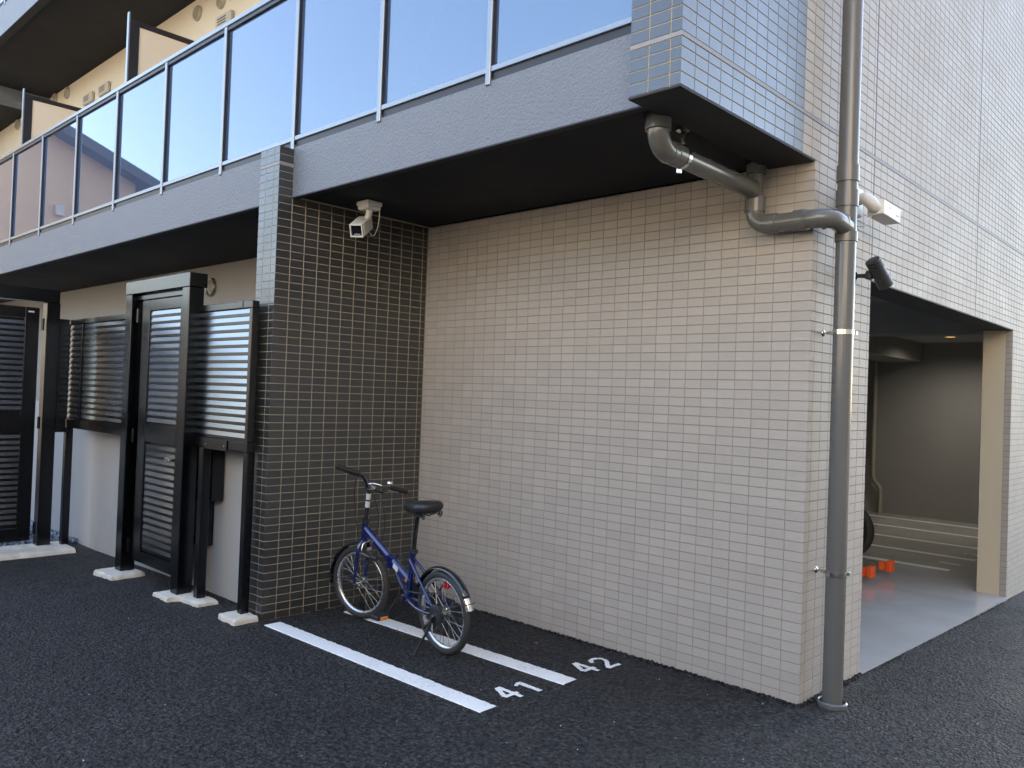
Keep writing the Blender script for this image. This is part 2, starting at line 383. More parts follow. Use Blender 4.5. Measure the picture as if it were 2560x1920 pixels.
# the largest 300 of either colour are pieces of their own, the rest one field per wall
def size(j):
    o, u, v, n = j[2], j[3], j[4], j[5]; c = o+u*((j[6]+j[7])/2)+v*((j[8]+j[9])/2); s_ = screen(c)
    if s_ is None or not (10 < s_[0] < 2550 and 10 < s_[1] < 1910): return 0
    d = CAM-c; return max(n.dot(d.normalized()), 0)*(j[7]-j[6])*(j[9]-j[8])/d.length_squared
for col in ('tile', 'dtile'):
    js = sorted([j for j in jobs if j[0] == col], key=size, reverse=True)
    std = []; cnt = 0; rest = {}
    shared = {}
    for j in js:
        wd_ = .0972 if col == 'tile' else .0952
        full = not j[10] and not j[11] and abs(j[7]-j[6]-wd_) < .0012 and abs(j[9]-j[8]-.0458) < .001
        if full and cnt < 300 and size(j) > 0:
            key = tuple(round(q) for q in j[5])
            if key not in shared:
                mb = MB(); tile_geo(mb, Vector(), j[3], j[4], j[5], -wd_/2, wd_/2, -.0229, .0229); shared[key] = mb.mesh('tile', col)
            o = link('tile' if col == 'tile' else 'dark_tile', shared[key], j[1])
            c = j[2]+j[3]*((j[6]+j[7])/2)+j[4]*((j[8]+j[9])/2)
            o.location = c+j[5]*random.uniform(-.0003, .0002)
            tl = random.uniform(-.0035, .0035); t2 = random.uniform(-.003, .003)
            o.rotation_euler = (Matrix.Rotation(tl, 3, j[3])@Matrix.Rotation(t2, 3, j[4])).to_euler(); cnt += 1
        else: rest.setdefault(j[1].name, (j[1], []))[1].append(j)
    for nm, (wl, lst) in rest.items():
        mb = MB()
        for j in lst:
            n2 = (j[5]+j[3]*random.uniform(-.003, .003)+j[4]*random.uniform(-.003, .003)).normalized() if not (j[10] or j[11]) else j[5]
            tile_geo(mb, j[2], j[3], j[4], n2, *j[6:12])
        tag(mb.obj('tile_field' if col == 'tile' else 'dark_tile_field', col, wl, fix=False), kind='stuff')
# sealant joints
for q in (((-.24, YB-.0035, 2.891), (0, YB-.0002, 2.909)), ((.0002, YB-.0035, 2.891), (.0035, -.151, 2.909)), ((.0002, -.149, 2.891), (.0035, 6, 2.909)),
          ((XP, YB-.0035, 2.891), (XW, YB-.0002, 2.909)), ((XW+.0002, YB-.0035, 2.891), (XW+.0035, YB+.097, 2.909))): part('joint_strip', 'seal', q)
for q in (((.0002, .7885, 2.21), (.002, .7955, 6)), ((.0002, 2.9415, 2.21), (.002, 2.9485, 6))): part('joint_seal', 'gasket', q)
# garage interior
part('garage_jamb', 'jamb', ((-.226, 4.1415, -.6), (-.0505, 4.19, 2.2045)))
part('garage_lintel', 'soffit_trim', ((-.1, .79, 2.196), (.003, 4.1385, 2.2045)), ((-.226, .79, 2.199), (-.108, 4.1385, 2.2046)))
part('garage_ceiling', 'gceil', ((-7, .2, 2.60), (-.226, 5.25, 2.7)), ((-7, 5.25, 2.48), (-.226, 9.05, 2.7)))
part('garage_beam', 'gwall', ((-7, 5.0, 2.262), (-.226, 5.249, 2.599)))
part('garage_beam', 'gwall', ((-2.75, 5.25, 2.20), (-2.2, 9.05, 2.479)))
part('garage_wall', 'gwall', ((-7.2, 9.05, -.5), (-.226, 9.25, 2.7)), ((-7.2, .2, -.5), (-7, 9.05, 2.7)))
part('garage_wall', 'gwall', ((-7, .2, -.3), (-.2265, .26, 2.6)))

# ------------------------------------------------------------------ balcony railings
def railing(label, spans, y, z0, rail_end, pw=.034):
    """spans: list of post x from right to left"""
    t = tag(empty('balcony_railing', (spans[-1], y, z0)), label, 'railing')
    hz = z0+1.05
    MB().box((spans[-1]-.1, y-.03, hz), (rail_end, y+.03, hz+.035), .004).obj('handrail', 'alu', t)
    for i, x in enumerate(spans):
        o = MB().box((x-pw/2, y-.03, z0-.03), (x+pw/2, y+.028, hz-.001), .003).obj('post', 'alu', t)
        MB().box((x+pw/2-.0005, y-.022, z0+.01), (x+pw/2+.004, y+.026, hz-.02)).obj('gasket', 'gasket', o)
    ends = [(rail_end-.0, None)]
    xs_ = [rail_end-.012]+list(spans)
    for a, b_ in zip(xs_[:-1], xs_[1:]):
        x1 = a-pw/2; x0 = b_+pw/2
        if a == xs_[0] and rail_end > spans[0]+.02: x1 = rail_end-.012
        if x1-x0 < .05: continue
        MB().box((x0, y-.024, z0+.034), (x1, y+.02, z0+.064), .003).obj('bottom_rail', 'alu', t)
        MB().box((x0, y-.012, z0-.009), (x1, y+.018, z0+.0335)).obj('bottom_gasket', 'gasket', t)
        MB().box((x0, y-.021, hz-.03), (x1, y+.02, hz-.001), .002).obj('top_rail', 'gasket', t)
        MB().box((x0+.005, y-.004, z0+.062), (x1-.005, y+.006, hz-.028)).obj('glass_panel', 'glass', t)
    local(t); return t
railing('balcony railing of tall blue grey glass panels above the grey beam', [-1.165, -2.045, -2.95, -3.92, -4.92, -5.93, -6.94, -7.97, -9.0, -10.03, -11.06, -12.1, -13.1, -14.1], -1.13, 3.03, -.242)
railing('upper storey balcony railing at the top left corner', [-8.6, -9.65, -10.7, -11.7, -12.8, -13.9], -1.13, 6.04, -8.5)
# partitions on the balcony
for x, ztop, lab in ((-6.02, 4.80, 'balcony partition with black frame and cream board, nearer one on the right'), (-9.1, 4.82, 'balcony partition with black frame and cream board, farther one at the left')):
    t = tag(empty('balcony_partition', (x, -.5, 3.0)), lab, 'partition', 'partitions between the upper balconies')
    MB().box((x-.02, -1.06, 3.0), (x+.02, -1.045, ztop+.06), .002).obj('post', 'alu', t)
    MB().box((x-.018, -1.0445, ztop-.05), (x+.018, -.03, ztop), .003).obj('top_frame', 'gasket', t)
    MB().box((x-.018, -1.0445, 3.0), (x+.018, -.96, ztop-.0505), .002).obj('side_frame', 'gasket', t)
    MB().box((x-.008, -.9595, 3.02), (x+.008, -.03, ztop-.051)).obj('board', 'board', t)
    local(t)
# vents
def round_vent(x, z, r, lab, m='vent', y=0.0):
    t = tag(empty('round_vent', (x, y, z)), lab, 'vent', 'round wall vents')
    b = MB(); b.lathe([(r, 0), (r, -.02), (r*.9, -.035), (r*.78, -.03), (r*.74, -.012), (r*.74, 0)], (0, 0, 0), (0, 1, 0), 28); b.obj('ring', m, t)
    b = MB(); b.lathe([(r*.75, -.006), (.0005, -.006)], (0, 0, 0), (0, 1, 0), 28); b.obj('throat', 'ventdark', t)
    for i in range(-3, 4):
        h = math.sqrt(max((r*.74)**2-(i*r*.2)**2, 0)); MB().box((i*r*.2-.003, -.022, -h), (i*r*.2+.003, -.012, h)).obj('bar', m, t)
    return t
round_vent(-6.33, 2.48, .10, 'round louvred vent beside the gate head under the balcony', 'galv')
for x, z, lab in ((-6.91, 5.50, 'round vent left of the one at the top edge, upper balcony wall'), (-6.37, 5.47, 'round vent at the top edge above the upper balcony'), (-10.96, 5.565, 'round vent between the two balcony partitions, right of its twin'),
                  (-11.48, 5.60, 'round vent cut off by the farther partition'), (-13.26, 5.58, 'round vent farthest left on the upper wall')):
    round_vent(x, z, .085, lab)
for x, z, lab in ((-6.25, 5.22, 'flat slotted wall vent behind the nearer partition'), (-9.50, 5.275, 'flat slotted wall vent, right one of the pair'), (-10.06, 5.278, 'flat slotted wall vent, left one of the pair')):
    t = tag(empty('slotted_vent', (x, 0, z)), lab, 'vent', 'flat slotted wall vents')
    MB().box((-.16, -.05, -.07), (.16, 0, .07), .012).obj('cover', 'vent', t)
    for k in range(3): MB().box((-.11, -.0515, -.035+.028*k), (.07, -.049, -.022+.028*k)).obj('slot', 'ventdark', t)

# ------------------------------------------------------------------ fence: gates and louvred screens
def paint_sky_face(me):          # sloping face paler to paint in sky reflection; lip and back plain black
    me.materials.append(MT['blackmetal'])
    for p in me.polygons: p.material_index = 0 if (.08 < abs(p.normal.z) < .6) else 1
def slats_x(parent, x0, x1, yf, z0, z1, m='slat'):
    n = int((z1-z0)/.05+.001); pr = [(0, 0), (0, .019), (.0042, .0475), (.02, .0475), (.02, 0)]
    mb = MB(); mb.prism(pr, lambda a, b_, h: (h, a, b_), 0, x1-x0); me = mb.mesh('slat', m); paint_sky_face(me)
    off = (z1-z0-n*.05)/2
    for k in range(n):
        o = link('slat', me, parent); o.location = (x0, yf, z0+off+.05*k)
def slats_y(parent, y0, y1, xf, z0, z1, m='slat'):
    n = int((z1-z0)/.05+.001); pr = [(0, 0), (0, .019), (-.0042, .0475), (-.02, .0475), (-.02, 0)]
    mb = MB(); mb.prism(pr, lambda a, b_, h: (a, h, b_), 0, y1-y0); me = mb.mesh('slat', m); paint_sky_face(me)
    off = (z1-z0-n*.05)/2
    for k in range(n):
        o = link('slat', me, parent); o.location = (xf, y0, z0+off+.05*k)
def pad(pts, h, lab):
    cx = sum(p[0] for p in pts)/len(pts); cy = sum(p[1] for p in pts)/len(pts); zg = gz(cx, cy)
    out = []
    for i in range(len(pts)):
        a = Vector(pts[i]); b_ = Vector(pts[(i+1) % len(pts)])
        k = max(2, int((b_-a).length/.025))
        for j in range(k):
            p = a.lerp(b_, j/k); out.append((p.x+random.uniform(-.007, .007), p.y+random.uniform(-.007, .007)))
    b = MB(); n = len(out)
    ring = lambda s_, z, jit: [((x-cx)*s_, (y-cy)*s_, zg+z+random.uniform(-jit, jit)) for x, y in out]
    vs = ring(1.03, -.03, 0)+ring(1.0, h*.65, .004)+ring(.93, h, .003); fs = []
    for q in range(2):
        for i in range(n): fs.append((q*n+i, q*n+(i+1) % n, (q+1)*n+(i+1) % n, (q+1)*n+i))
    fs.append(tuple(range(2*n, 3*n))); b.add(vs, fs)
    o = b.obj('concrete_footing', 'concrete'); o.location = (cx, cy, 0); tag(o, lab, 'footing', 'concrete footings under the fence posts')
pad([(-3.15, -1.43), (-2.945, -1.43), (-2.945, -1.262), (-3.15, -1.262)], .035, 'small concrete footing of the post against the dark tiled pier')
pad([(-3.95, -1.50), (-3.72, -1.50), (-3.70, -1.42), (-3.48, -1.41), (-3.48, -1.26), (-3.95, -1.28)], .03, 'long concrete footing under the gate post and the thin post')
pad([(-4.93, -1.55), (-4.60, -1.53), (-4.62, -1.28), (-4.93, -1.28)], .035, 'concrete footing under the hinge post of the middle gate')
# right screen
t = tag(empty('louvred_screen', (-3.45, -1.33, 0)), 'black louvred screen with slats toned for sky reflection beside the dark tiled pier', 'screen', 'louvred screens')
MB().box((-3.90, -1.345, 1.975), (-3.03, -1.295, 2.02), .003).obj('top_rail', 'blackmetal', t)
for x in (-3.72, -3.18): MB().box((x-.03, -1.3485, 1.982), (x+.03, -1.3455, 2.021)).obj('clip', 'blackmetal', t)
MB().box((-3.90, -1.345, 1.055), (-3.03, -1.295, 1.122), .003).obj('bottom_rail', 'blackmetal', t)
MB().box((-3.065, -1.345, 1.1225), (-3.03, -1.295, 1.9745), .003).obj('stile', 'blackmetal', t)
MB().box((-3.90, -1.345, 1.1225), (-3.865, -1.295, 1.9745), .003).obj('stile', 'blackmetal', t)
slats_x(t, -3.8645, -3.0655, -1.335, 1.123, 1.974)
MB().box((-3.864, -1.314, 1.123), (-3.066, -1.308, 1.974)).obj('back_sheet', 'blackmetal', t)
MB().box((-3.10, -1.33, .03), (-3.045, -1.275, 1.0545), .004).obj('post', 'blackmetal', t)
MB().box((-3.645, -1.36, .03), (-3.585, -1.30, 1.0545), .004).obj('post', 'blackmetal', t)
MB().box((-3.60, -1.352, 1.045), (-3.28, -1.3455, 1.115), .001).obj('bracket_plate', 'blackmetal', t)
for x in (-3.57, -3.31):
    b = MB(); b.lathe([(.006, 0), (.006, -.004), (.001, -.005)], (x, -1.352, 1.075), (0, 1, 0), 10); b.obj('screw', 'steel', t)
local(t)
# middle gate
t = tag(empty('louvred_gate', (-4.3, -1.36, 0)), 'black louvred gate under a square steel head, with small silver handle', 'gate', 'louvred gates')
MB().box((-4.86, -1.42, 2.150), (-3.762, -1.29, 2.248), .003).obj('head', 'blackmetal', t)
MB().box((-4.855, -1.418, .0), (-4.745, -1.31, 2.149), .004).obj('post', 'blackmetal', t)
MB().box((-3.872, -1.418, .0), (-3.766, -1.31, 2.149), .004).obj('post', 'blackmetal', t)
MB().box((-4.742, -1.375, 2.105), (-3.875, -1.315, 2.142), .003).obj('top_stop', 'blackmetal', t)
leaf = MB()
leaf.box((-4.65, -1.372, .12), (-4.515, -1.325, 2.10), .003); leaf.box((-3.99, -1.372, .12), (-3.88, -1.325, 2.10), .003)
for z0, z1 in ((.12, .205), (1.03, 1.163), (2.017, 2.10)): leaf.box((-4.5145, -1.371, z0), (-3.9905, -1.326, z1), .003)
leaf = leaf.obj('leaf', 'blackmetal', t)
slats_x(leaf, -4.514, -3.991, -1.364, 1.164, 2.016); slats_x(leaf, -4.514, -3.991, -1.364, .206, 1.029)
MB().box((-4.514, -1.343, .206), (-3.991, -1.339, 2.016)).obj('back_sheet', 'blackmetal', leaf)
b = MB(); b.box((-4.07, -1.412, .915), (-3.995, -1.392, .945), .006); b.box((-4.012, -1.394, .920), (-3.997, -1.370, .940), .002); b.obj('handle', 'chrome', leaf)
for z in (1.98, 1.06, .22):
    b = MB(); b.lathe([(.001, -.045), (.011, -.045), (.011, .0), (.013, .001), (.013, .01), (.011, .011), (.011, .06), (.001, .06)], (-4.695, -1.385, z), (0, 0, 1), 14); b.obj('hinge', 'blackmetal', t)
local(t)
# left screen
t = tag(empty('louvred_screen', (-5.7, -1.33, 0)), 'black louvred screen in the corner left of the middle gate', 'screen', 'louvred screens')
MB().box((-6.37, -1.345, 1.975), (-4.86, -1.295, 2.02), .003).obj('top_rail', 'blackmetal', t)
MB().box((-6.37, -1.345, 1.045), (-4.86, -1.295, 1.122), .003).obj('bottom_rail', 'blackmetal', t)
MB().box((-6.378, -1.347, 1.04), (-6.3705, -1.293, 2.024)).obj('end_strip', 'galv', t)
MB().box((-6.365, -1.345, 1.1225), (-6.335, -1.295, 1.9745), .003).obj('stile', 'blackmetal', t)
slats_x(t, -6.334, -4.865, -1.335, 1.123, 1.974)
MB().box((-6.334, -1.314, 1.123), (-4.866, -1.308, 1.974)).obj('back_sheet', 'blackmetal', t)
MB().box((-6.01, -1.346, 1.1225), (-5.985, -1.336, 1.9745), .002).obj('mullion', 'blackmetal', t)
MB().box((-6.30, -1.36, -.03), (-6.235, -1.30, 1.0445), .004).obj('post', 'blackmetal', t)
local(t)
# left gate, in the return along the left edge
XF = -6.28
t = tag(empty('louvred_gate', (XF, -2.0, -.04)), 'black louvred gate at the left edge, set square to the building', 'gate', 'louvred gates')
MB().box((XF-.13, -2.75, 2.158), (XF, -1.442, 2.272), .003).obj('head', 'blackmetal', t)
MB().box((XF-.11, -1.545, -.03), (XF-.002, -1.435, 2.157), .004).obj('post', 'blackmetal', t)
MB().box((XF-.11, -2.74, -.03), (XF-.002, -2.63, 2.157), .004).obj('post', 'blackmetal', t)
MB().box((XF-.03, -1.4345, 1.0), (XF-.006, -1.352, 2.02), .002).obj('filler_panel', 'blackmetal', t)
lf = MB()
lf.box((XF-.05, -2.52, .05), (XF-.004, -2.41, 2.10), .003); lf.box((XF-.05, -1.712, .05), (XF-.004, -1.602, 2.10), .003)
for z0, z1 in ((.05, .163), (1.0, 1.156), (2.005, 2.10)): lf.box((XF-.049, -2.4095, z0), (XF-.005, -1.7125, z1), .003)
lf = lf.obj('leaf', 'blackmetal', t)
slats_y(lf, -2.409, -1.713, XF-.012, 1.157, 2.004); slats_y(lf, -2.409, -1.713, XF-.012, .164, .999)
MB().box((XF-.038, -2.409, .164), (XF-.034, -1.713, 2.004)).obj('back_sheet', 'blackmetal', lf)
MB().box((XF-.0042, -1.69, 2.055), (XF-.001, -1.645, 2.068)).obj('name_plate', 'sticker', lf)
for z in (1.95, 1.08, .15):
    b = MB(); b.lathe([(.001, -.045), (.012, -.045), (.012, .06), (.001, .06)], (XF+.006, -1.575, z), (0, 0, 1), 14); b.obj('hinge', 'blackmetal', t)
local(t)
# kerb and gravel behind the left gate
b = MB(); n = 60; ring = []
for i in range(n+1):
    y = -5.0+3.68*i/n; ring.append((-5.99+random.uniform(-.008, .008), y, random.uniform(-.004, .004)))
vs = []
for x, y, dz in ring: vs += [(x+.02, y, -.09), (x, y, -.018+dz), (x-.035, y, -.006+dz), (-6.42, y, -.004), (-6.42, y, -.12)]
fs = [(5*i+k, 5*i+k+1, 5*i+k+6, 5*i+k+5) for i in range(n) for k in range(4)]+[(5*n, 5*n+1, 5*n+2, 5*n+3, 5*n+4)]
b.add(vs, fs); tag(b.obj('concrete_kerb', 'concrete'), 'pale concrete kerb strip under the left gate', 'kerb')
base_v = [(-.5, -.4, -.4), (.5, -.5, -.3), (.4, .5, -.4), (-.4, .4, -.45), (-.3, -.3, .35), (.35, -.25, .45), (.25, .35, .3), (-.35, .3, .4)]
base_f = [(0, 3, 2, 1), (4, 5, 6, 7), (0, 1, 5, 4), (1, 2, 6, 5), (2, 3, 7, 6), (3, 0, 4, 7)]
def stones(mb, n, fn, s0, s1):
    for i in range(n):
        p = fn(); s_ = random.uniform(s0, s1); R = Matrix.Rotation(random.uniform(0, 6.28), 3, Vector((random.gauss(0, 1), random.gauss(0, 1), random.gauss(0, 1))).normalized())
        mb.add([R@(Vector(v)*s_*random.uniform(.8, 1.2))+Vector(p) for v in base_v], base_f)
mb = MB(); stones(mb, 5200, lambda: (random.uniform(-9.2, -6.43), random.uniform(-3.2, -1.16), -.028+random.uniform(0, .022)), .014, .034)
tag(mb.obj('gravel', 'gravel', fix=False), 'grey blue gravel behind the left gate', 'gravel', kind='stuff')
# black equipment box on the low wall between the posts
t = tag(empty('meter_box', (-3.8, -1.2, .3)), 'black slotted metal box on the wall behind the thin post', 'meter box')
MB().box((-4.10, -1.25, .665), (-3.672, -1.152, 1.23), .006).obj('upper_case', 'blackmetal', t)
MB().box((-4.10, -1.245, .335), (-3.80, -1.152, .6645), .005).obj('lower_case', 'blackmetal', t)
for k in range(14): MB().box((-3.945, -1.2475, .40+.018*k), (-3.875, -1.2455, .409+.018*k)).obj('slot', 'ventdark', t)
local(t)

# ------------------------------------------------------------------ painted marks
def stripe(p0, p1, wd, lab, group, zf, name='painted_line', j=.004, step=.02, h=.004):
    a = Vector((p0[0], p0[1], 0)); b_ = Vector((p1[0], p1[1], 0)); d = (b_-a).normalized(); nrm = Vector((-d.y, d.x, 0)); L = (b_-a).length
    n = max(2, int(L/step)); mb = MB(); vs = []
    for i in range(n+1):
        p = a+d*(L*i/n); e = d*(random.uniform(-j, j) if i in (0, n) else 0)
        for s_ in (-1, 1):
            q = p+nrm*s_*(wd/2+random.uniform(-j, j))+e; vs.append((q.x, q.y, zf(q.x, q.y)+h))
        for s_ in (-1, 1):
            q = p+nrm*s_*(wd/2+j); vs.append((q.x, q.y, zf(q.x, q.y)-.002))
    fs = []
    for i in range(n):
        q = 4*i; fs += [(q, q+4, q+5, q+1), (q+2, q+6, q+4, q), (q+1, q+5, q+7, q+3)]
    mb.add(vs, fs); o = mb.obj(name, 'paint', fix=False); return tag(o, lab, 'marking', group)
stripe((-2.845, -1.225), (-.968, -1.187), .108, 'white parking line on the asphalt, nearer the camera', 'white lines of the bicycle bays', gz)
stripe((-2.80, -.672), (-.95, -.607), .112, 'white parking line on the asphalt under the bicycle wheels', 'white lines of the bicycle bays', gz)
def number(strokes, lab):
    t = tag(empty('painted_number', (-1.05, strokes[0][0][0][1], .0)), lab, 'marking', 'painted bay numbers')
    for dg in strokes:
        mb = MB()
        for pl in [dg] if not isinstance(dg[0][0], (list, tuple)) else dg: pass
        for (p0, p1, wd) in dg:
            a = Vector((p0[0], p0[1], 0)); b_ = Vector((p1[0], p1[1], 0)); d = (b_-a).normalized(); nr = Vector((-d.y, d.x, 0)); L = (b_-a).length; n = max(2, int(L/.008)); vs = []
            h = .004+random.uniform(0, .0012)
            for i in range(n+1):
                p = a+d*(L*i/n)
                for s_ in (-1, 1):
                    q = p+nr*s_*(wd/2+random.uniform(-.0025, .0025))+d*(random.uniform(-.003, .003)); vs.append((q.x, q.y, gz(q.x, q.y)+h))
            mb.add(vs, [(2*i, 2*i+2, 2*i+3, 2*i+1) for i in range(n)])
        mb.obj('digit', 'paint', t, fix=False)
    local(t); return t
def four(x0, x1, y0, y1):
    w_ = .027; xm = x0+(x1-x0)*.68; yv = y0+(y1-y0)*.72
    return [((x0, yv), (x1, yv), w_), ((x0, yv-.008), (xm, y0+.004), w_), ((xm, y0), (xm, y1), w_)]
def one(x0, x1, y0, y1):
    ym = (y0+y1)/2+.01; return [((x0, ym), (x1, ym), .03), ((x0+.004, ym), (x0+.028, y0), .02)]
def two(x0, x1, y0, y1):
    w_ = .026; ys_, r = (y0+y1)/2, (y1-y0)/2-.006
    pts = [(x0+.045, y0+.004)]+[(x0+.045-.040*math.sin(a), ys_-r*math.cos(a)) for a in [i*math.pi/8 for i in range(1, 9)]]+[(x0+.075, ys_+r*.75), (x1-.008, y0+.004)]
    return [(pts[i], pts[i+1], w_) for i in range(len(pts)-1)]+[((x1-.008, y0), (x1-.008, y1), w_)]
number([four(-1.142, -.975, -1.022, -.925), one(-1.122, -.966, -.87, -.80)], 'painted bay number 41 on the asphalt')
number([four(-1.125, -.955, -.432, -.330), two(-1.105, -.945, -.283, -.175)], 'painted bay number 42 on the asphalt near the beige wall')
fzz = lambda x, y: fz(y)
for i, (y, x1, nm) in enumerate(((4.98, -.67, 'garage floor line nearest the orange capped rails'), (5.82, -.64, 'second garage floor line from the front'), (6.68, -.5, 'third garage floor line from the front'), (7.60, -.5, 'fourth garage floor line from the front'), (8.50, -.5, 'farthest garage floor line along the back wall'))):
    stripe((-6.5, y+.15), (x1, y), .095, 'white '+nm, 'white lines on the garage floor', fzz, j=.0008, step=.2, h=.003)
t = stripe((-.875, 5.39), (-.68, 5.375), .022, 'short straight white numeral stroke in the nearest garage bay', 'garage bay numerals', fzz, 'painted_number', j=.0005, h=.003)
mb = MB(); pts = [(-.83, 6.16), (-.845, 6.20), (-.82, 6.235), (-.78, 6.225), (-.74, 6.18), (-.70, 6.14), (-.64, 6.12), (-.64, 6.24)]
vs = []
for i, p in enumerate(pts):
    a = Vector(pts[max(i-1, 0)]); b_ = Vector(pts[min(i+1, len(pts)-1)]); d = (b_-a).normalized(); nr = Vector((-d.y, d.x))
    for s_ in (-.011, .011): vs.append((p[0]+nr.x*s_, p[1]+nr.y*s_, fz(6.2)+.003))
mb.add(vs, [(2*i, 2*i+2, 2*i+3, 2*i+1) for i in range(len(pts)-1)]); tag(mb.obj('painted_number', 'paint', fix=False), 'curled white numeral beside the garage jamb', 'marking', 'garage bay numerals')
# crumbs of asphalt along the walls
mb = MB()
def edge():
    k = random.random()
    if k < .42: x = random.uniform(XW, .05); y = -abs(random.gauss(0, .016))-.006
    elif k < .56: x = abs(random.gauss(0, .016))+.006; y = random.uniform(0, .8)
    elif k < .80: x = .016+abs(random.gauss(0, .014)); y = random.uniform(.79, 4.2)
    elif k < .9: x = XW+abs(random.gauss(0, .012))+.006; y = random.uniform(-1.25, 0)
    else: x = random.uniform(-5.9, XP); y = -1.155-abs(random.gauss(0, .02))
    return (x, y, gz(x, y)+random.uniform(-.004, .002))
stones(mb, 1500, edge, .005, .011)
def edge2():
    if random.random() < .8: x = random.uniform(XW+.02, .02); y = -abs(random.gauss(0, .010))-.004
    else: x = abs(random.gauss(0, .010))+.004; y = random.uniform(0, .78)
    return (x, y, gz(x, y)+random.uniform(-.003, .005))
stones(mb, 1300, edge2, .009, .019)
tag(mb.obj('asphalt_crumbs', 'asphalt', fix=False), 'loose asphalt crumbs along the foot of the walls', 'rubble', kind='stuff')

# ------------------------------------------------------------------ drainpipe
t = tag(empty('drainpipe', (.11, .137, 0)), 'tall grey drainpipe on the tiled corner with a branch under the balcony', 'drainpipe')
R0 = .0485; px_, py_ = .11, .137
MB().tube([(px_, py_, -.05), (px_, py_, 2.36)], R0, 28).obj('pipe', 'pipe', t)
MB().tube([(px_, py_, 2.36), (px_, py_, 5.6)], R0, 28).obj('pipe', 'pipe', t)
for a, b_ in ((2.30, 2.352), (2.475, 2.56), (2.60, 2.685)): MB().lathe([(R0, a), (R0+.006, a+.002), (R0+.006, b_-.002), (R0, b_)], (px_, py_, 0), (0, 0, 1), 28).obj('collar', 'pipe', t)
MB().lathe([(R0+.001, -.03), (R0+.022, -.03), (R0+.024, .022), (R0+.017, .030), (R0+.012, .026), (R0+.010, .005), (R0+.001, .004)], (px_, py_, -.004), (0, 0, 1), 28).obj('base_ring', 'pipe', t)
zb = 2.388; yb_ = -.085; r1 = .046
# swept elbow from along the wall to the downpipe
path = [(-.19, yb_, zb), (.02, yb_, zb)]+[(.02+.09*math.sin(a), yb_+.09-.09*math.cos(a), zb) for a in [i*math.pi/16 for i in range(1, 9)]]+[(px_, py_-.02, zb-.012)]
MB().tube(path, r1, 24).obj('branch_pipe', 'pipe', t)
for p, ax in (((.0, yb_, zb), (1, 0, 0)), ((.015+.06, yb_+.04, zb), (.8, .6, 0)), ((.108, .06, zb), (0, 1, 0))):
    MB().lathe([(r1, -.006), (r1+.004, -.005), (r1+.004, .005), (r1, .006)], p, ax, 24).obj('bead', 'pipe', t)
MB().lathe([(r1, -.03), (r1+.006, -.028), (r1+.006, .028), (r1, .03)], (-.03, yb_, zb), (1, 0, 0), 24).obj('collar', 'pipe', t)
xs_ = -.272
MB().tube([(-.19, yb_, zb)]+[(xs_+.075-.075*math.sin(a), yb_, zb+.075-.075*math.cos(a)) for a in [i*math.pi/16 for i in range(1, 9)]]+[(xs_, yb_, 2.50)], r1, 24).obj('lower_elbow', 'pipe', t)
MB().lathe([(r1, -.03), (r1+.005, -.028), (r1+.005, .028), (r1, .03)], (-.175, yb_, zb), (1, 0, 0), 24).obj('collar', 'pipe', t)
MB().tube([(xs_, yb_, 2.49), (xs_, yb_, 2.71)], r1-.006, 24).obj('riser', 'pipe', t)
for a, b_ in ((2.455, 2.535), (2.652, 2.70)): MB().lathe([(r1-.006, a), (r1+.005, a+.002), (r1+.005, b_-.002), (r1-.006, b_)], (xs_, yb_, 0), (0, 0, 1), 24).obj('collar', 'pipe', t)
MB().tube([(xs_, yb_, 2.53), (xs_, yb_-.03, 2.56), (xs_, yb_-.075, 2.568)], r1, 24).obj('tee', 'pipe', t)
zu = 2.568
MB().tube([(xs_, yb_-.05, zu), (xs_, -.86, zu+.004)], r1, 24).obj('upper_pipe', 'pipe', t)
MB().tube([(xs_, -.86, zu+.004)]+[(xs_, -.90-.085*math.sin(a), zu+.085-.085*math.cos(a)) for a in [i*math.pi/16 for i in range(0, 9)]]+[(xs_, -.985, 2.665)], r1+.003, 24).obj('upper_elbow', 'pipe', t)
MB().lathe([(r1, 2.642), (r1+.012, 2.645), (r1+.012, 2.712)], (xs_, -.985, 0), (0, 0, 1), 28).obj('ceiling_socket', 'pipe', t)
MB().lathe([(r1, -.03), (r1+.006, -.028), (r1+.006, .028), (r1, .03)], (xs_, -.84, zu+.004), (0, 1, 0), 24).obj('collar', 'pipe', t)
for y in (-.905, -.13): MB().lathe([(r1, -.005), (r1+.006, -.004), (r1+.006, .004), (r1, .005)], (xs_, y, zu+.003), (0, 1, 0), 24).obj('bead', 'pipe', t)
def band(c, ax, r): return MB().lathe([(r+.001, -.012), (r+.0035, -.012), (r+.0035, .012), (r+.001, .012)], c, ax, 28).obj('pipe_band', 'steel', t)
b = band((xs_, -.79, zu+.004), (0, 1, 0), r1)
q = MB(); q.box((xs_-.008, -.796, zu+r1), (xs_+.008, -.784, 2.700), .001); q.lathe([(.001, 0), (.03, 0), (.03, .005), (.012, .014)], (xs_, -.79, 2.698), (0, 0, -1), 16); q.box((xs_-.018, -.793, zu+.066), (xs_+.018, -.787, zu+.072)); q.obj('hanger', 'steel', t)
MB().box((xs_-.02, -.80, zu-r1-.018), (xs_-.004, -.78, zu-r1+.002), .001).obj('clamp_lug', 'steel', t)
for z in (.65, 1.85):
    b = band((px_, py_, z), (0, 0, 1), R0)
    q = MB(); q.tube([(.0, .15, z), (.066, .146, z)], .0055, 8); q.lathe([(.001, .009), (.010, .008), (.017, .003), (.018, 0)], (.004, .15, z), (1, 0, 0), 16); q.box((.03, .1435, z-.009), (.066, .1485, z+.009), .001); q.obj('wall_bracket', 'steel', t)
    MB().box((px_+.03, py_+.035, z-.009), (px_+.05, py_+.056, z+.009), .001).obj('clamp_lug', 'steel', t)
local(t)

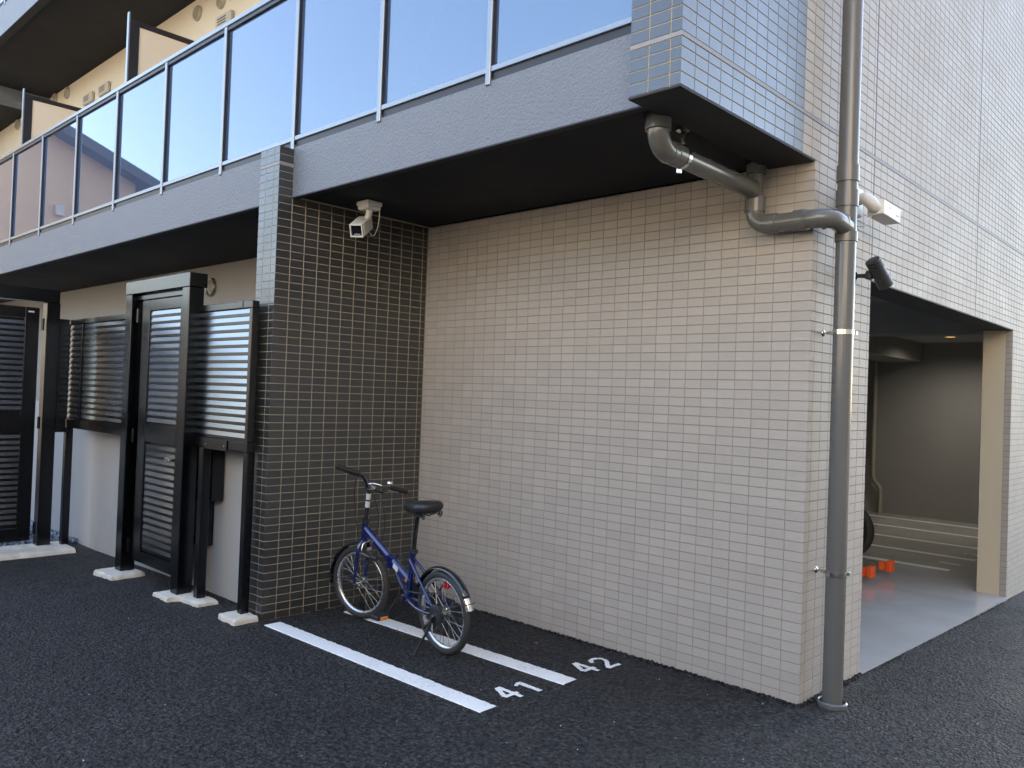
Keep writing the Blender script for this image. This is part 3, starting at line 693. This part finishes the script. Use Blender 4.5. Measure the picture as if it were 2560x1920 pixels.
# ------------------------------------------------------------------ security cameras
def place(o, M3, loc): o.rotation_euler = M3.to_euler(); o.location = loc
t = tag(empty('security_camera', (-2.62, -.775, 2.7)), 'white box security camera hanging from the soffit by the dark pier', 'camera')
MB().box((-.055, -.055, -.056), (.055, .055, .0), .008).obj('junction_box', 'white', t)
q = MB(); q.box((-.06, -.06, -.030), (.06, .06, -.002), .004); q.obj('box_lid', 'white', t)
for x in (-.043, .043):
    for y in (-.043, .043): q = MB(); q.lathe([(.001, -.064), (.006, -.062), (.006, -.050)], (x, y, 0), (0, 0, 1), 8); q.obj('screw', 'steel', t)
q = MB(); q.tube([(0, 0, -.05), (0, 0, -.080), (-.012, -.004, -.105), (-.02, -.01, -.14)], [.021, .021, .020, .018], 16); q.obj('arm', 'white', t)
ax = Vector((.54, -.72, -.44)).normalized(); sd = Vector((0, 0, 1)).cross(ax).normalized(); upv = ax.cross(sd)
M3 = Matrix((ax, sd, upv)).transposed()
hb = MB(); c = .045
c = .041; hb.box((-.12, -c-.004, -c), (.075, c+.004, c), .004)
hs = hb.obj('housing', 'white', t); ofs = Vector((-.025, -.024, -.150))+ax*.06; place(hs, M3, ofs)
fr = MB()
for a, b_ in (((.0752, -c, c-.007), (.10, c, c)), ((.0752, -c, -c), (.10, c, -c+.007)), ((.0752, -c, -c+.0071), (.10, -c+.006, c-.0071)), ((.0752, c-.006, -c+.0071), (.10, c, c-.0071))): fr.box(a, b_)
place(fr.obj('hood', 'white', t), M3, ofs)
place(MB().box((.0755, -c+.007, -c+.008), (.082, c-.007, c-.008)).obj('window', 'lens', t), M3, ofs)
place(MB().box((.0822, -.020, -.027), (.083, .020, -.024)).obj('sensor_strip', 'sticker', t), M3, ofs)
MB().tube([(.05, .045, -.05), (.052, .045, -.10), (.045, .04, -.165), (.028, .03, -.215), (.012, .02, -.218), (-.002, .0, -.19), (-.008, -.01, -.175)], .0028, 8).obj('cable', 'cable', t)
t = tag(empty('security_camera', (0, .56, 2.60)), 'white box security camera on the side wall behind the drainpipe', 'camera')
MB().box((.004, -.17, -.10), (.05, -.05, .05), .006).obj('junction_box', 'white', t)
MB().tube([(.045, -.11, -.015), (.085, -.135, -.016), (.115, -.155, -.03)], [.031, .031, .030], 20).obj('arm', 'white', t)
MB().tube([(.10, -.165, -.02), (.128, -.168, -.045), (.14, -.150, -.066), (.14, -.11, -.072)], [.029, .032, .032, .030], 20).obj('elbow', 'white', t)
ax = Vector((0, 1, -.035)).normalized(); sd = Vector((0, 0, 1)).cross(ax).normalized(); upv = ax.cross(sd); M3 = Matrix((ax, sd, upv)).transposed()
ofs = Vector((.142, .005, -.074))
place(MB().box((-.13, -.043, -.038), (.12, .043, .038), .003).obj('housing', 'white', t), M3, ofs)
place(MB().box((.1202, -.040, .030), (.145, .040, .038), .001).obj('hood', 'white', t), M3, ofs)
place(MB().box((.1202, -.036, -.034), (.124, .036, .028)).obj('window', 'lens', t), M3, ofs)
place(MB().box((-.06, -.0436, .006), (-.035, -.0431, .011)).obj('maker_mark', 'seal', t), M3, ofs)
place(MB().box((.05, -.0436, -.012), (.095, -.0431, -.006)).obj('type_mark', 'seal', t), M3, ofs)
MB().tube([(.12, -.12, -.11), (.12, -.15, -.15), (.10, -.17, -.175), (.07, -.17, -.17), (.04, -.15, -.13)], .003, 8).obj('cable', 'cable', t)
# spotlight above the garage opening
t = tag(empty('spotlight', (0, .52, 2.19)), 'black cylindrical spotlight tilted down above the garage opening', 'spotlight')
MB().lathe([(.001, 0), (.035, 0), (.035, .012), (.02, .018)], (.003, 0, 0), (1, 0, 0), 20).obj('wall_plate', 'lampblk', t)
MB().tube([(.015, 0, 0), (.05, -.005, -.003), (.085, .0, -.004)], [.011, .011, .014], 12).obj('arm', 'lampblk', t)
MB().box((.075, -.022, -.024), (.105, .022, .020), .005).obj('knuckle', 'lampblk', t)
ax = Vector((.20, .50, -.62)).normalized(); o_ = Vector((.135, .012, .010))
pr = [(.001, -.082), (.035, -.082), (.039, -.079)]
for k in range(4): pr += [(.039, -.073+.011*k), (.0352, -.071+.011*k), (.0352, -.066+.011*k), (.039, -.064+.011*k)]
pr += [(.039, .03), (.0405, .031), (.0405, .085), (.0375, .087), (.0365, .065), (.001, .063)]
MB().lathe(pr, o_, ax, 28).obj('lamp_head', 'lampblk', t)
MB().lathe([(.036, .0665), (.001, .0665)], o_, ax, 24).obj('lens', 'lens', t)

# ------------------------------------------------------------------ garage contents
for (x, y, lab) in ((-.955, 3.72, 'orange capped bicycle rail nearest the garage opening'), (-.935, 4.16, 'orange capped bicycle rail, farther one')):
    t = tag(empty('bicycle_rail', (x, y, fz(y))), lab, 'bicycle rack', 'orange capped bicycle rails')
    q = MB(); q.box((-.055, -.05, .045), (.0, .05, .15), .008); q.box((-.12, -.04, .055), (-.0555, .04, .13), .006); q.obj('end_cap', 'orange', t)
    q = MB(); q.box((-1.9, -.045, .06), (-.1205, -.035, .12)); q.box((-1.9, .035, .06), (-.1205, .045, .12)); q.box((-1.9, -.0345, .06), (-.1205, .0345, .066))
    for k in range(14): q.box((-1.8+.12*k, -.034, .075), (-1.77+.12*k, .034, .105))
    q.obj('channel', 'galv', t)
    MB().box((-1.5, -.03, 0), (-1.4, .03, .0595)).obj('foot', 'galv', t); MB().box((-.6, -.03, 0), (-.5, .03, .0595)).obj('foot', 'galv', t)
t = tag(empty('motor_scooter', (-1.62, 4.75, fz(5))), 'parked scooter of which one black tyre shows past the wall edge', 'scooter')
for x in (0, -1.15):
    w_ = MB(); pr = [(.30-.05+.05*math.cos(a), .05*math.sin(a)) for a in [i*2*math.pi/12 for i in range(12)]]
    w_.lathe(pr, (x, 0, .30), (0, 1, 0), 32, closed=True); o = w_.obj('tyre', 'tyre', t)
    w_ = MB(); w_.lathe([(.21, -.035), (.215, -.03), (.215, .03), (.21, .035), (.06, .03), (.06, -.03)], (x, 0, .30), (0, 1, 0), 28, closed=True); w_.obj('wheel', 'blackmatt', t)
q = MB(); q.tube([(0, .07, .30), (-.10, .07, .75), (-.2, .0, 1.0)], .02, 10); q.tube([(0, -.07, .30), (-.10, -.07, .75), (-.2, 0, 1.0)], .02, 10); q.obj('fork', 'blackmatt', t)
q = MB(); q.tube([(-.15, 0, .7), (-.3, 0, .45), (-.6, 0, .36), (-.85, 0, .45), (-1.0, 0, .62), (-1.3, 0, .68)], [.06, .10, .12, .13, .13, .08], 16); q.obj('body', 'blackgloss', t)
MB().tube([(-.55, 0, .78), (-.8, 0, .80), (-1.2, 0, .83)], [.06, .12, .10], 16, flat=(.5, 1)).obj('seat', 'blackmatt', t)
MB().tube([(-.26, -.32, 1.06), (-.2, -.1, 1.02), (-.2, .1, 1.02), (-.26, .32, 1.06)], .014, 10).obj('handlebar', 'blackmatt', t)
MB().box((-.62, -.14, .0), (-.58, .14, .30), .01).obj('stand', 'galv', t)
t = tag(empty('wall_pipe', (-2.72, 8.97, -.1)), 'thin beige pipe with an offset bend on the garage back wall', 'pipe')
MB().tube([(-.12, 0, 2.4), (-.12, 0, .58), (-.10, 0, .48), (-.02, 0, .40), (0, 0, .33), (0, 0, .0)], .032, 14).obj('pipe', 'vent', t)
MB().lathe([(.033, 0), (.038, .002), (.038, .06), (.033, .062)], (0, 0, .30), (0, 0, 1), 14).obj('collar', 'vent', t)
t = tag(empty('downlight', (-1.545, 8.0, 2.4795)), 'small lit warm round downlight in the garage ceiling', 'lamp')
MB().lathe([(.085, 0), (.085, -.004), (.066, -.007), (.064, -.001)], (0, 0, 0), (0, 0, 1), 28).obj('ring', 'white', t)
MB().lathe([(.064, -.004), (.0005, -.004)], (0, 0, 0), (0, 0, 1), 24).obj('diffuser', 'lamp', t)
ld = bpy.data.lights.new('downlight_beam', 'SPOT'); ld.energy = 11; ld.color = (1, .92, .80); ld.spot_size = math.radians(165); ld.spot_blend = 1; ld.shadow_soft_size = .06
lo_ = bpy.data.objects.new('downlight_beam', ld); C.objects.link(lo_); lo_.parent = t; lo_.location = (0, 0, -.02)

# ------------------------------------------------------------------ bicycle  (X forward, Y left, Z up, rear hub over the origin)
bike = tag(empty('bicycle', (-1.714, -.803, .002), (-.06, 0, math.pi-.0837)), 'dark blue folding bicycle leaning on its stand in bay 41', 'bicycle')
RW = .235
STEER = .29
def wheel(name, hub, parent, steer=0):
    Rm = Matrix.Rotation(steer, 3, 'Z')
    def tr(mb): mb.v = [tuple(Rm@Vector(v)+Vector(hub)) for v in mb.v]; return mb
    pr = [(.190, -.011), (.196, -.0125), (.199, -.010), (.199, .010), (.196, .0125), (.190, .011), (.184, .006), (.184, -.006)]
    rim = tr(MB().lathe(pr, (0, 0, 0), (0, 1, 0), 48, closed=True)).obj(name, 'rim', parent)
    rt = .0205; pr = [(RW-rt+rt*math.cos(a), rt*math.sin(a)) for a in [i*2*math.pi/14 for i in range(14)]]
    tr(MB().lathe(pr, (0, 0, 0), (0, 1, 0), 56, closed=True)).obj('tyre', 'tyre', rim)
    tr(MB().lathe([(.001, -.05), (.006, -.05), (.006, -.032), (.022, -.030), (.022, -.024), (.011, -.02), (.011, .02), (.022, .024), (.022, .030), (.006, .032), (.006, .05), (.001, .05)], (0, 0, 0), (0, 1, 0), 18)).obj('hub', 'steel', rim)
    n = 28
    for k in range(n):
        a = 2*math.pi*k/n; sgn = 1 if k % 2 else -1; off = (.95 if (k//2) % 2 else -.95)
        p0 = (.020*math.cos(a+off), sgn*.027, .020*math.sin(a+off)); p1 = (.186*math.cos(a), 0, .186*math.sin(a))
        tr(MB().tube([p0, p1], .0012, 5, caps=False)).obj('spoke', 'steel', rim)
    return rim
wheel('rear_wheel', (0, 0, RW), bike)
FH = Vector((.885, 0, RW))
wheel('front_wheel', FH, bike, STEER)
fr = MB()
fr.tube([(.835, 0, .515), (.818, 0, .632)], .021, 18)                                # head tube
fr.tube([(.818, 0, .585), (.535, 0, .447)], .029, 20, flat=(1.05, .72))              # front half of main tube
fr.tube([(.505, 0, .432), (.325, 0, .345)], .029, 20, flat=(1.05, .72))              # rear half
fr.tube([(.352, 0, .245), (.288, 0, .540)], .0175, 16)                               # seat tube
fr.tube([(.50, 0, .41), (.44, 0, .33), (.36, 0, .26)], .010, 10)                     # lower strut
for s_ in (-1, 1):
    fr.tube([(.305, s_*.014, .485), (.18, s_*.035, .39), (.07, s_*.05, .30), (.005, s_*.052, .238)], .0095, 10)
    fr.tube([(.35, s_*.02, .25), (.22, s_*.035, .222), (.10, s_*.048, .222), (.0, s_*.052, .235)], .0105, 10)
fr.tube([(.352, -.035, .252), (.352, .035, .252)], .022, 16)
frame = fr.obj('frame', 'blue', bike)
q = MB(); q.box((.500, -.030, .395), (.515, .030, .472), .004); q.box((.5155, -.030, .402), (.531, .030, .478), .004); q.tube([(.515, .034, .40), (.515, .034, .475)], .008, 10); q.obj('hinge', 'blue', frame)
q = MB(); q.box((.50, -.045, .455), (.53, -.025, .475), .004); q.tube([(.515, -.04, .465), (.46, -.052, .45)], .006, 8); q.obj('hinge_lever', 'blackmatt', frame)
q = MB(); d = Vector((-.18, 0, -.087)).normalized(); nrm = Vector((.087, 0, -.18)).normalized()
for off, m_, L_, z_ in ((.05, 'sticker', .055, .017),):
    c0 = Vector((.475, .0218, .425)); q.add([c0+nrm*-z_, c0+d*L_+nrm*-z_, c0+d*L_+nrm*z_, c0+nrm*z_], [(0, 1, 2, 3)])
q.obj('label_sticker', 'sticker', frame)
q = MB(); c0 = Vector((.345, .0216, .362)); q.add([c0+nrm*-.010, c0+d*.012+nrm*-.010, c0+d*.012+nrm*.012, c0+nrm*.012], [(0, 1, 2, 3)]); q.obj('orange_sticker', 'amber', frame)
# faint lettering on the main tube
q = MB(); base = Vector((.745, .0222, .548)); dn = Vector((-.283, 0, -.138)).normalized(); un = Vector((.138, 0, -.283)).normalized()
def seg(a, b_): 
    p0 = base+dn*a[0]+un*a[1]; p1 = base+dn*b_[0]+un*b_[1]; e = (p1-p0).normalized(); w2 = e.cross(Vector((0, 1, 0)))*.0011; q.add([p0-w2, p1-w2, p1+w2, p0+w2], [(0, 1, 2, 3)])
x = 0
for ch in 'CAMP':
    G = {'C': [((.009, -.006), (0, -.006)), ((0, -.006), (0, .006)), ((0, .006), (.009, .006))], 'A': [((0, .006), (.0045, -.006)), ((.0045, -.006), (.009, .006)), ((.002, .001), (.007, .001))],
         'M': [((0, .006), (0, -.006)), ((0, -.006), (.005, .002)), ((.005, .002), (.010, -.006)), ((.010, -.006), (.010, .006))], 'P': [((0, .006), (0, -.006)), ((0, -.006), (.008, -.006)), ((.008, -.006), (.008, .0)), ((.008, 0), (0, 0))]}[ch]
    for a, b_ in G: seg((a[0]+x, a[1]), (b_[0]+x, b_[1]))
    x += .0145
q.obj('lettering', 'rim', frame)
# seat post, saddle
MB().tube([(.292, 0, .52), (.238, 0, .765)], .0135, 16).obj('seat_post', 'blackgloss', bike)
q = MB(); q.box((.262, -.016, .522), (.312, .016, .548), .004); q.tube([(.28, .018, .535), (.25, .030, .535), (.20, .034, .548)], .005, 8); q.obj('seat_clamp', 'blackmatt', bike)
sec = [(.075, .030, .806, .838), (.085, .072, .795, .848), (.11, .088, .782, .853), (.15, .092, .775, .852), (.19, .078, .772, .847), (.23, .056, .770, .842), (.28, .038, .765, .838), (.33, .028, .762, .834), (.355, .022, .766, .828), (.365, .008, .78, .815)]
q = MB(); vs = []; NS = 16
for (sx, hw, zb2, zt) in sec:
    for k in range(NS):
        a = 2*math.pi*k/NS; ca, sa = math.cos(a), math.sin(a)
        yv = hw*math.copysign(abs(ca)**.75, ca); zm = zt-(zt-zb2)*.45
        zv = zm+(zt-zm)*abs(sa)**.7 if sa >= 0 else zm-(zm-zb2)*abs(sa)**.8
        vs.append((sx, yv, zv))
n = len(sec)
q.add(vs, [(i*NS+k, i*NS+(k+1) % NS, (i+1)*NS+(k+1) % NS, (i+1)*NS+k) for i in range(n-1) for k in range(NS)]+[tuple(range(NS)), tuple(range((n-1)*NS, n*NS))], True)
sad = q.obj('saddle', 'blackmatt', bike)
q = MB()
for s_ in (-1, 1): q.tube([(.33, s_*.012, .775), (.25, s_*.022, .762), (.16, s_*.022, .762), (.11, s_*.045, .785)], .0038, 8)
q.box((.215, -.025, .748), (.255, .025, .772), .005); q.obj('saddle_rails', 'blackmatt', sad)
for s_ in (-1, 1):
    q = MB(); pts = [(.105+.014*math.cos(a), s_*.055+.0*a, .765+.014*math.sin(a)+.0012*a) for a in [i*.5 for i in range(0, 40)]]
    q.tube([(p[0], p[1]+s_*.001*i*.4, p[2]) for i, p in enumerate(pts)], .0025, 6); q.obj('spring', 'blackmatt', sad)
# fork, steerer and bars
Rs = Matrix.Rotation(STEER, 3, 'Z')
def st(p): v = Vector(p)-Vector((.845, 0, 0)); return tuple(Rs@v+Vector((.845, 0, 0)))
FHs = st((.895, 0, RW))
fk = MB()
for s_ in (-1, 1):
    fk.tube([st((.838, s_*.012, .515)), st((.842, s_*.045, .490)), st((.852, s_*.052, .43)), st((.87, s_*.052, .33)), st((.888, s_*.050, .238))], [.013, .013, .0125, .011, .009], 12)
fk.obj('fork', 'blue', bike)
MB().lathe([(.022, -.012), (.026, -.010), (.026, .010), (.022, .012)], (.817, 0, .640), (-.14, 0, 1), 18).obj('headset', 'blackmatt', bike)
MB().lathe([(.022, -.008), (.025, -.006), (.025, .006), (.022, .008)], (.836, 0, .508), (-.14, 0, 1), 18).obj('headset', 'blackmatt', bike)
MB().tube([(.816, 0, .645), (.768, 0, .855)], .0145, 16).obj('stem', 'blackmatt', bike)
q = MB()
for z0, z1 in ((.735, .775), (.785, .825)):
    k = lambda z: .816-(z-.645)*(.048/.21)
    q.tube([(k(z0), 0, z0), (k(z1), 0, z1)], .0152, 16, caps=False)
q.obj('stem_sticker', 'sticker', bike)
q = MB(); q.box((.735, -.028, .845), (.785, .028, .875), .006); q.obj('bar_clamp', 'chrome', bike)
q = MB(); q.tube([(.775, .012, .885), (.745, -.02, .888), (.705, -.055, .875)], [.010, .012, .008], 10, flat=(.6, 1)); q.obj('quick_release_lever', 'chrome', bike)
barpts = [(.700, .265, 1.024), (.685, .15, .983), (.668, .125, .968), (.672, .095, .942), (.705, .055, .892), (.735, .035, .868), (.752, 0, .862), (.745, -.035, .846), (.730, -.065, .828), (.735, -.095, .832), (.748, -.125, .842), (.752, -.15, .846), (.748, -.255, .812)]
def smooth(p, it=2):
    for _ in range(it):
        o = [p[0]]
        for a, b_ in zip(p[:-1], p[1:]):
            a = Vector(a); b_ = Vector(b_); o += [a*.75+b_*.25, a*.25+b_*.75]
        p = o+[p[-1]]
    return p
MB().tube(smooth(barpts), .0105, 12).obj('handlebar', 'blackgloss', bike)
q = MB(); q.tube([(.668, .135, .975), (.704, .275, 1.028)], .0165, 14); q.obj('grip', 'blackmatt', bike)
q = MB(); q.tube([(.750, -.150, .847), (.747, -.268, .808)], .0165, 14); q.obj('grip', 'blackmatt', bike)
q = MB(); q.tube([(.690, .118, .955), (.70, .15, .965), (.725, .20, .985)], [.006, .007, .005], 8); q.obj('brake_lever', 'blackmatt', bike)
q = MB(); q.tube([(.765, -.12, .832), (.785, -.16, .825), (.79, -.23, .80)], [.006, .007, .005], 8); q.obj('brake_lever', 'chrome', bike)
q = MB(); q.lathe([(.001, .030), (.014, .028), (.021, .020), (.023, .010), (.021, .004), (.006, .003), (.006, -.012)], (.752, -.142, .862), (-.1, 0, 1), 18); q.obj('bell', 'chrome', bike)
MB().tube(smooth([(.69, .12, .952), (.80, .085, .91), (.855, .06, .80), (.86, .045, .66), (.855, .035, .54)]), .0028, 6).obj('brake_cable', 'blackmatt', bike)
MB().tube(smooth([(.77, -.12, .83), (.90, -.06, .90), (.78, .03, .93), (.70, .0, .80), (.70, -.03, .66), (.74, -.02, .55)]), .0028, 6).obj('brake_cable', 'blackmatt', bike)
MB().tube(smooth([(.775, -.10, .85), (.86, -.02, .88), (.70, .02, .87), (.62, .0, .78), (.60, -.01, .66), (.66, -.02, .55), (.70, -.03, .48)]), .0025, 6).obj('gear_cable', 'blackmatt', bike)
# front brake caliper
q = MB(); q.tube([st((.815, -.04, .50)), st((.80, 0, .515)), st((.815, .04, .50)), st((.82, .05, .455))], .006, 8); q.box(*[st((.80, s_*.018, .455+.02*(s_ > 0))) for s_ in (-1, 1)]); q.obj('front_brake', 'steel', bike)
q = MB(); q.lathe([(.001, .03), (.020, .028), (.022, .0), (.016, -.03), (.001, -.035)], st((.76, 0, .41)), (1, .25, .1), 14); q.obj('dynamo_lamp', 'blackmatt', bike)
# mudguards
def guard(name, c, r, a0, a1, m, parent, steer=0, hw=.026, piv=None):
    Rm = Matrix.Rotation(steer, 3, 'Z'); c = Vector(c); vs = []; n = 26; cs = [(-1, -.012), (-.85, -.004), (-.4, .002), (0, .004), (.4, .002), (.85, -.004), (1, -.012)]
    for i in range(n+1):
        a = a0+(a1-a0)*i/n
        for (s_, d_) in cs: vs.append(Rm@Vector(((r+d_)*math.cos(a), s_*hw, (r+d_)*math.sin(a)))+c)
    k = len(cs); q = MB(); q.add(vs, [(i*k+j, i*k+j+1, (i+1)*k+j+1, (i+1)*k+j) for i in range(n) for j in range(k-1)], True)
    o = q.obj(name, m, parent); sm = o.modifiers.new('thickness', 'SOLIDIFY'); sm.thickness = .0015; return o
rg = guard('rear_mudguard', (0, 0, RW), .259, math.radians(22), math.radians(150), 'blackgloss', bike)
guard('chrome_tip', (0, 0, RW), .2595, math.radians(149.8), math.radians(166), 'chrome', rg)
fg = guard('front_mudguard', FH, .259, math.radians(-8), math.radians(100), 'blackgloss', bike, STEER)
guard('chrome_tip', FH, .2598, math.radians(22), math.radians(30), 'chrome', fg, STEER, .0268)
q = MB()
for s_ in (-1, 1): q.tube([(0, s_*.055, RW), (-.10, s_*.045, .30), (-.245, s_*.028, .335)], .0024, 6)
q.tube([(-.245, -.03, .336), (-.252, 0, .338), (-.245, .03, .336)], .0024, 6); q.obj('stay', 'blackmatt', rg)
q = MB()
for s_ in (-1, 1): q.tube([Rs@Vector((0, s_*.055, 0))+FH, Rs@Vector((.255, s_*.028, .03))+FH], .0022, 6)
q.obj('stay', 'blackmatt', fg)
# drive side, cranks, stand, reflector
q = MB(); q.lathe([(.001, -.052), (.075, -.052), (.078, -.05), (.078, -.046), (.001, -.046)], (.352, 0, .252), (0, 1, 0), 28); q.obj('chainring', 'blackmatt', bike)
q = MB(); q.box((-.03, -.062, .20), (.40, -.056, .30), .002); q.obj('chain_guard', 'blackmatt', bike)
q = MB(); q.tube([(.352, .036, .252), (.358, .062, .252)], .012, 10); q.tube([(.352, .066, .258), (.452, .078, .142)], [.012, .009], 10); q.obj('crank', 'blackmatt', bike)
q = MB(); q.tube([(.352, -.066, .246), (.252, -.078, .362)], [.012, .009], 10); q.obj('crank', 'blackmatt', bike)
for (cx, cy, cz) in ((.455, .130, .138), (.25, -.130, .365)):
    q = MB(); q.box((cx-.042, cy-.045, cz-.013), (cx+.042, cy+.045, cz+.013), .005); pd = q.obj('pedal', 'blackmatt', bike)
    for s_ in (-1, 1): MB().box((cx+s_*.0425, cy-.026, cz-.008), (cx+s_*.0445, cy+.026, cz+.009)).obj('pedal_reflector', 'amber', pd)
q = MB(); q.lathe([(.001, .040), (.052, .040), (.056, .044), (.056, .060), (.050, .063), (.001, .063)], (0, 0, RW), (0, 1, 0), 28); q.obj('band_brake', 'blackmatt', bike)
q = MB(); q.tube([(.0, .068, RW), (.05, .070, .18), (.10, .07, .135)], [.010, .009, .008], 8); q.box((.02, .060, .13), (.085, .068, .19), .003); q.obj('brake_arm', 'steel', bike)
q = MB(); q.tube([(.01, .072, .225), (.04, .085, .14), (.075, .125, .045), (.085, .147, .0)], [.010, .008, .007, .006], 10); q.tube([(.078, .140, .006), (.105, .152, .004)], .008, 8); q.obj('kickstand', 'blackmatt', bike)
q = MB(); q.lathe([(.001, -.012), (.024, -.012), (.027, -.004), (.027, .004), (.001, .006)], (.045, -.062, .375), (1, -.15, 0), 20); rf = q.obj('rear_reflector', 'red', bike)
MB().tube([(.05, -.062, .375), (.08, -.055, .365), (.10, -.045, .325)], .007, 8).obj('reflector_bracket', 'blackmatt', rf)
MB().tube(smooth([(.405, .03, .30), (.35, .04, .31), (.25, .06, .315), (.12, .055, .325), (.05, -.02, .335)]), .0055, 8).obj('wire_lock', 'blackmatt', bike)

# ------------------------------------------------------------------ neighbouring houses (seen in the glass, and they bounce light)
def house(loc, sx, sy, h, ridge, along, lab, wins, wm='house'):
    t = tag(empty('house', loc), lab, 'house', 'houses around the yard')
    MB().box((-sx/2, -sy/2, -.4), (sx/2, sy/2, h)).obj('wall', wm, t)
    ov = .45
    if along == 'x':      # ridge runs along x, gables face +-x
        q = MB(); q.add([(-sx/2, -sy/2, h+.001), (-sx/2, sy/2, h+.001), (-sx/2, 0, ridge), (sx/2, -sy/2, h+.001), (sx/2, sy/2, h+.001), (sx/2, 0, ridge)], [(0, 1, 2), (3, 5, 4), (0, 2, 5, 3), (1, 4, 5, 2)]); q.obj('gable', wm, t)
        sl_ = (ridge-h)/(sy/2); e = sy/2+ov
        for s_ in (-1, 1):
            q = MB(); p = [(s_*e, h-ov*sl_), (0, ridge+.001), (0, ridge+.22), (s_*e, h-ov*sl_+.22)]
            q.prism(p, lambda a, b_, hh: (hh, a, b_), -sx/2-ov, sx/2+ov); rf_ = q.obj('roof', 'roof', t)
    else:
        q = MB(); q.add([(-sx/2, -sy/2, h+.001), (sx/2, -sy/2, h+.001), (0, -sy/2, ridge), (-sx/2, sy/2, h+.001), (sx/2, sy/2, h+.001), (0, sy/2, ridge)], [(0, 1, 2), (3, 5, 4), (0, 2, 5, 3), (1, 4, 5, 2)]); q.obj('gable', wm, t)
        sl_ = (ridge-h)/(sx/2); e = sx/2+ov
        for s_ in (-1, 1):
            q = MB(); p = [(s_*e, h-ov*sl_), (0, ridge+.001), (0, ridge+.22), (s_*e, h-ov*sl_+.22)]
            q.prism(p, lambda a, b_, hh: (a, hh, b_), -sy/2-ov, sy/2+ov); q.obj('roof', 'roof', t)
    for (ax, u, z, ww, hh) in wins:
        if ax == '+x': a, b_ = (sx/2, u-ww/2, z), (sx/2+.05, u+ww/2, z+hh)
        elif ax == '-x': a, b_ = (-sx/2-.05, u-ww/2, z), (-sx/2, u+ww/2, z+hh)
        else: a, b_ = (u-ww/2, sy/2, z), (u+ww/2, sy/2+.05, z+hh)
        o = MB().box(a, b_, .01).obj('window_frame', 'alu', t)
        c = [(p+q_)/2 for p, q_ in zip(a, b_)]; d_ = [abs(q_-p)/2 for p, q_ in zip(a, b_)]
        k = 1 if ax[1] == 'x' else 0
        d2 = list(d_); d2[k] -= .05; d2[2] -= .05; kk = 0 if ax[1] == 'x' else 1; d2[kk] += .006
        MB().box([p-q_ for p, q_ in zip(c, d2)], [p+q_ for p, q_ in zip(c, d2)]).obj('pane', 'lens', o)
    return t
h_ = house((-21, -.9, -.1), 8, 9.4, 6.0, 7.85, 'x', 'beige gabled house mirrored in the left balcony glass', [('+x', 1.5, 4.0, 1.6, 1.1), ('+x', 2.2, 1.0, 1.6, 1.8)], 'tan')
MB().box((4.001, -3.25, 5.0), (4.1, -3.08, 5.22), .01).obj('wall_vent', 'white', h_)
house((12.7, 1, -.3), 7, 14, 10.6, 12.0, 'y', 'house across the drive, right of the yard, walls darkened to cut bounce', [('-x', -2, 3.4, 1.7, 1.2), ('-x', 2, 3.4, 1.7, 1.2), ('-x', 0, .8, 1.8, 1.9)], 'roof')  # tall, with walls in dark roof colour, to cut light on the side wall
house((-4, -20, -.1), 12, 8, 5.0, 6.6, 'x', 'cream house behind the yard opposite the balconies', [('+y', -3, 3.2, 1.7, 1.1), ('+y', 2.5, 3.2, 1.7, 1.1), ('+y', -1, .8, 2.0, 1.9)])
house((11.5, -15.5, -.1), 15, 7, 10.5, 12.0, 'x', 'large cream house behind the yard, nearer the drive', [('+y', -5, 5.2, 1.7, 1.1), ('+y', 0, 5.2, 1.7, 1.1), ('+y', 5, 5.2, 1.7, 1.1), ('+y', -4, .8, 2.0, 1.9), ('+y', 3, .8, 2.0, 1.9)], 'creamwall')

# unseen wall behind the camera, added to darken metal reflections and frontal light
t = tag(empty('added_yard_wall', (-6, -7.6, 0)), 'grey wall added behind the yard to darken metal reflections', 'wall')
for i in range(5): MB().box((-15+4.4*i, -7.7, -.3), (-15+4.4*(i+1)-.02, -7.55, 2.0), .01).obj('wall_panel', 'recess', t)
MB().box((-15.05, -7.73, 2.001), (7.05, -7.52, 2.06), .01).obj('coping', 'recess', t)
local(t)

t = tag(empty('light_block_fence', (11, -9.2, 0)), 'tall dark fence behind the yard, added to block low light', 'fence')  # unseen fence, added to stop low bounce from the large sunlit house
for i in range(36): MB().box((3.0+.42*i, -9.25, -.3), (3.0+.42*i+.40, -9.22, 3.2), .004).obj('board', 'ventdark', t)
for z in (.5, 2.6): MB().box((3.0, -9.32, z), (18.1, -9.2505, z+.1)).obj('rail', 'ventdark', t)
local(t)

house((-21, -17, -.1), 12, 8, 3.4, 4.7, 'x', 'low cream house behind the yard at the far left', [('+y', -3, .9, 1.8, 1.3), ('+y', 2, .9, 1.8, 1.3)])

# pale grit and one dry leaf on the asphalt
mb = MB()
def spot():
    x, y = random.uniform(-5.5, 2.5), random.uniform(-3.6, 2.0)
    while x < .1 and y > (-1.35 if x < XW else -.08): x, y = random.uniform(-5.5, 2.5), random.uniform(-3.6, 2.0)
    return (x, y, gz(x, y)+.003)
stones(mb, 28, spot, .003, .006)
tag(mb.obj('grit', 'sticker', fix=False), 'scattered pale grit on the asphalt', 'grit', kind='stuff')
q = MB(); q.add([(-.014, 0, .002), (-.004, .008, .006), (.010, .006, .004), (.017, -.001, .009), (.008, -.007, .005), (-.006, -.007, .007), (0, 0, .003)], [(0, 6, 1), (1, 6, 2), (2, 6, 3), (3, 6, 4), (4, 6, 5), (5, 6, 0)])
o = q.obj('dry_leaf', 'amber'); o.location = (-1.50, -.26, .004); tag(o, 'small dry brown leaf on the asphalt by the beige wall', 'leaf')
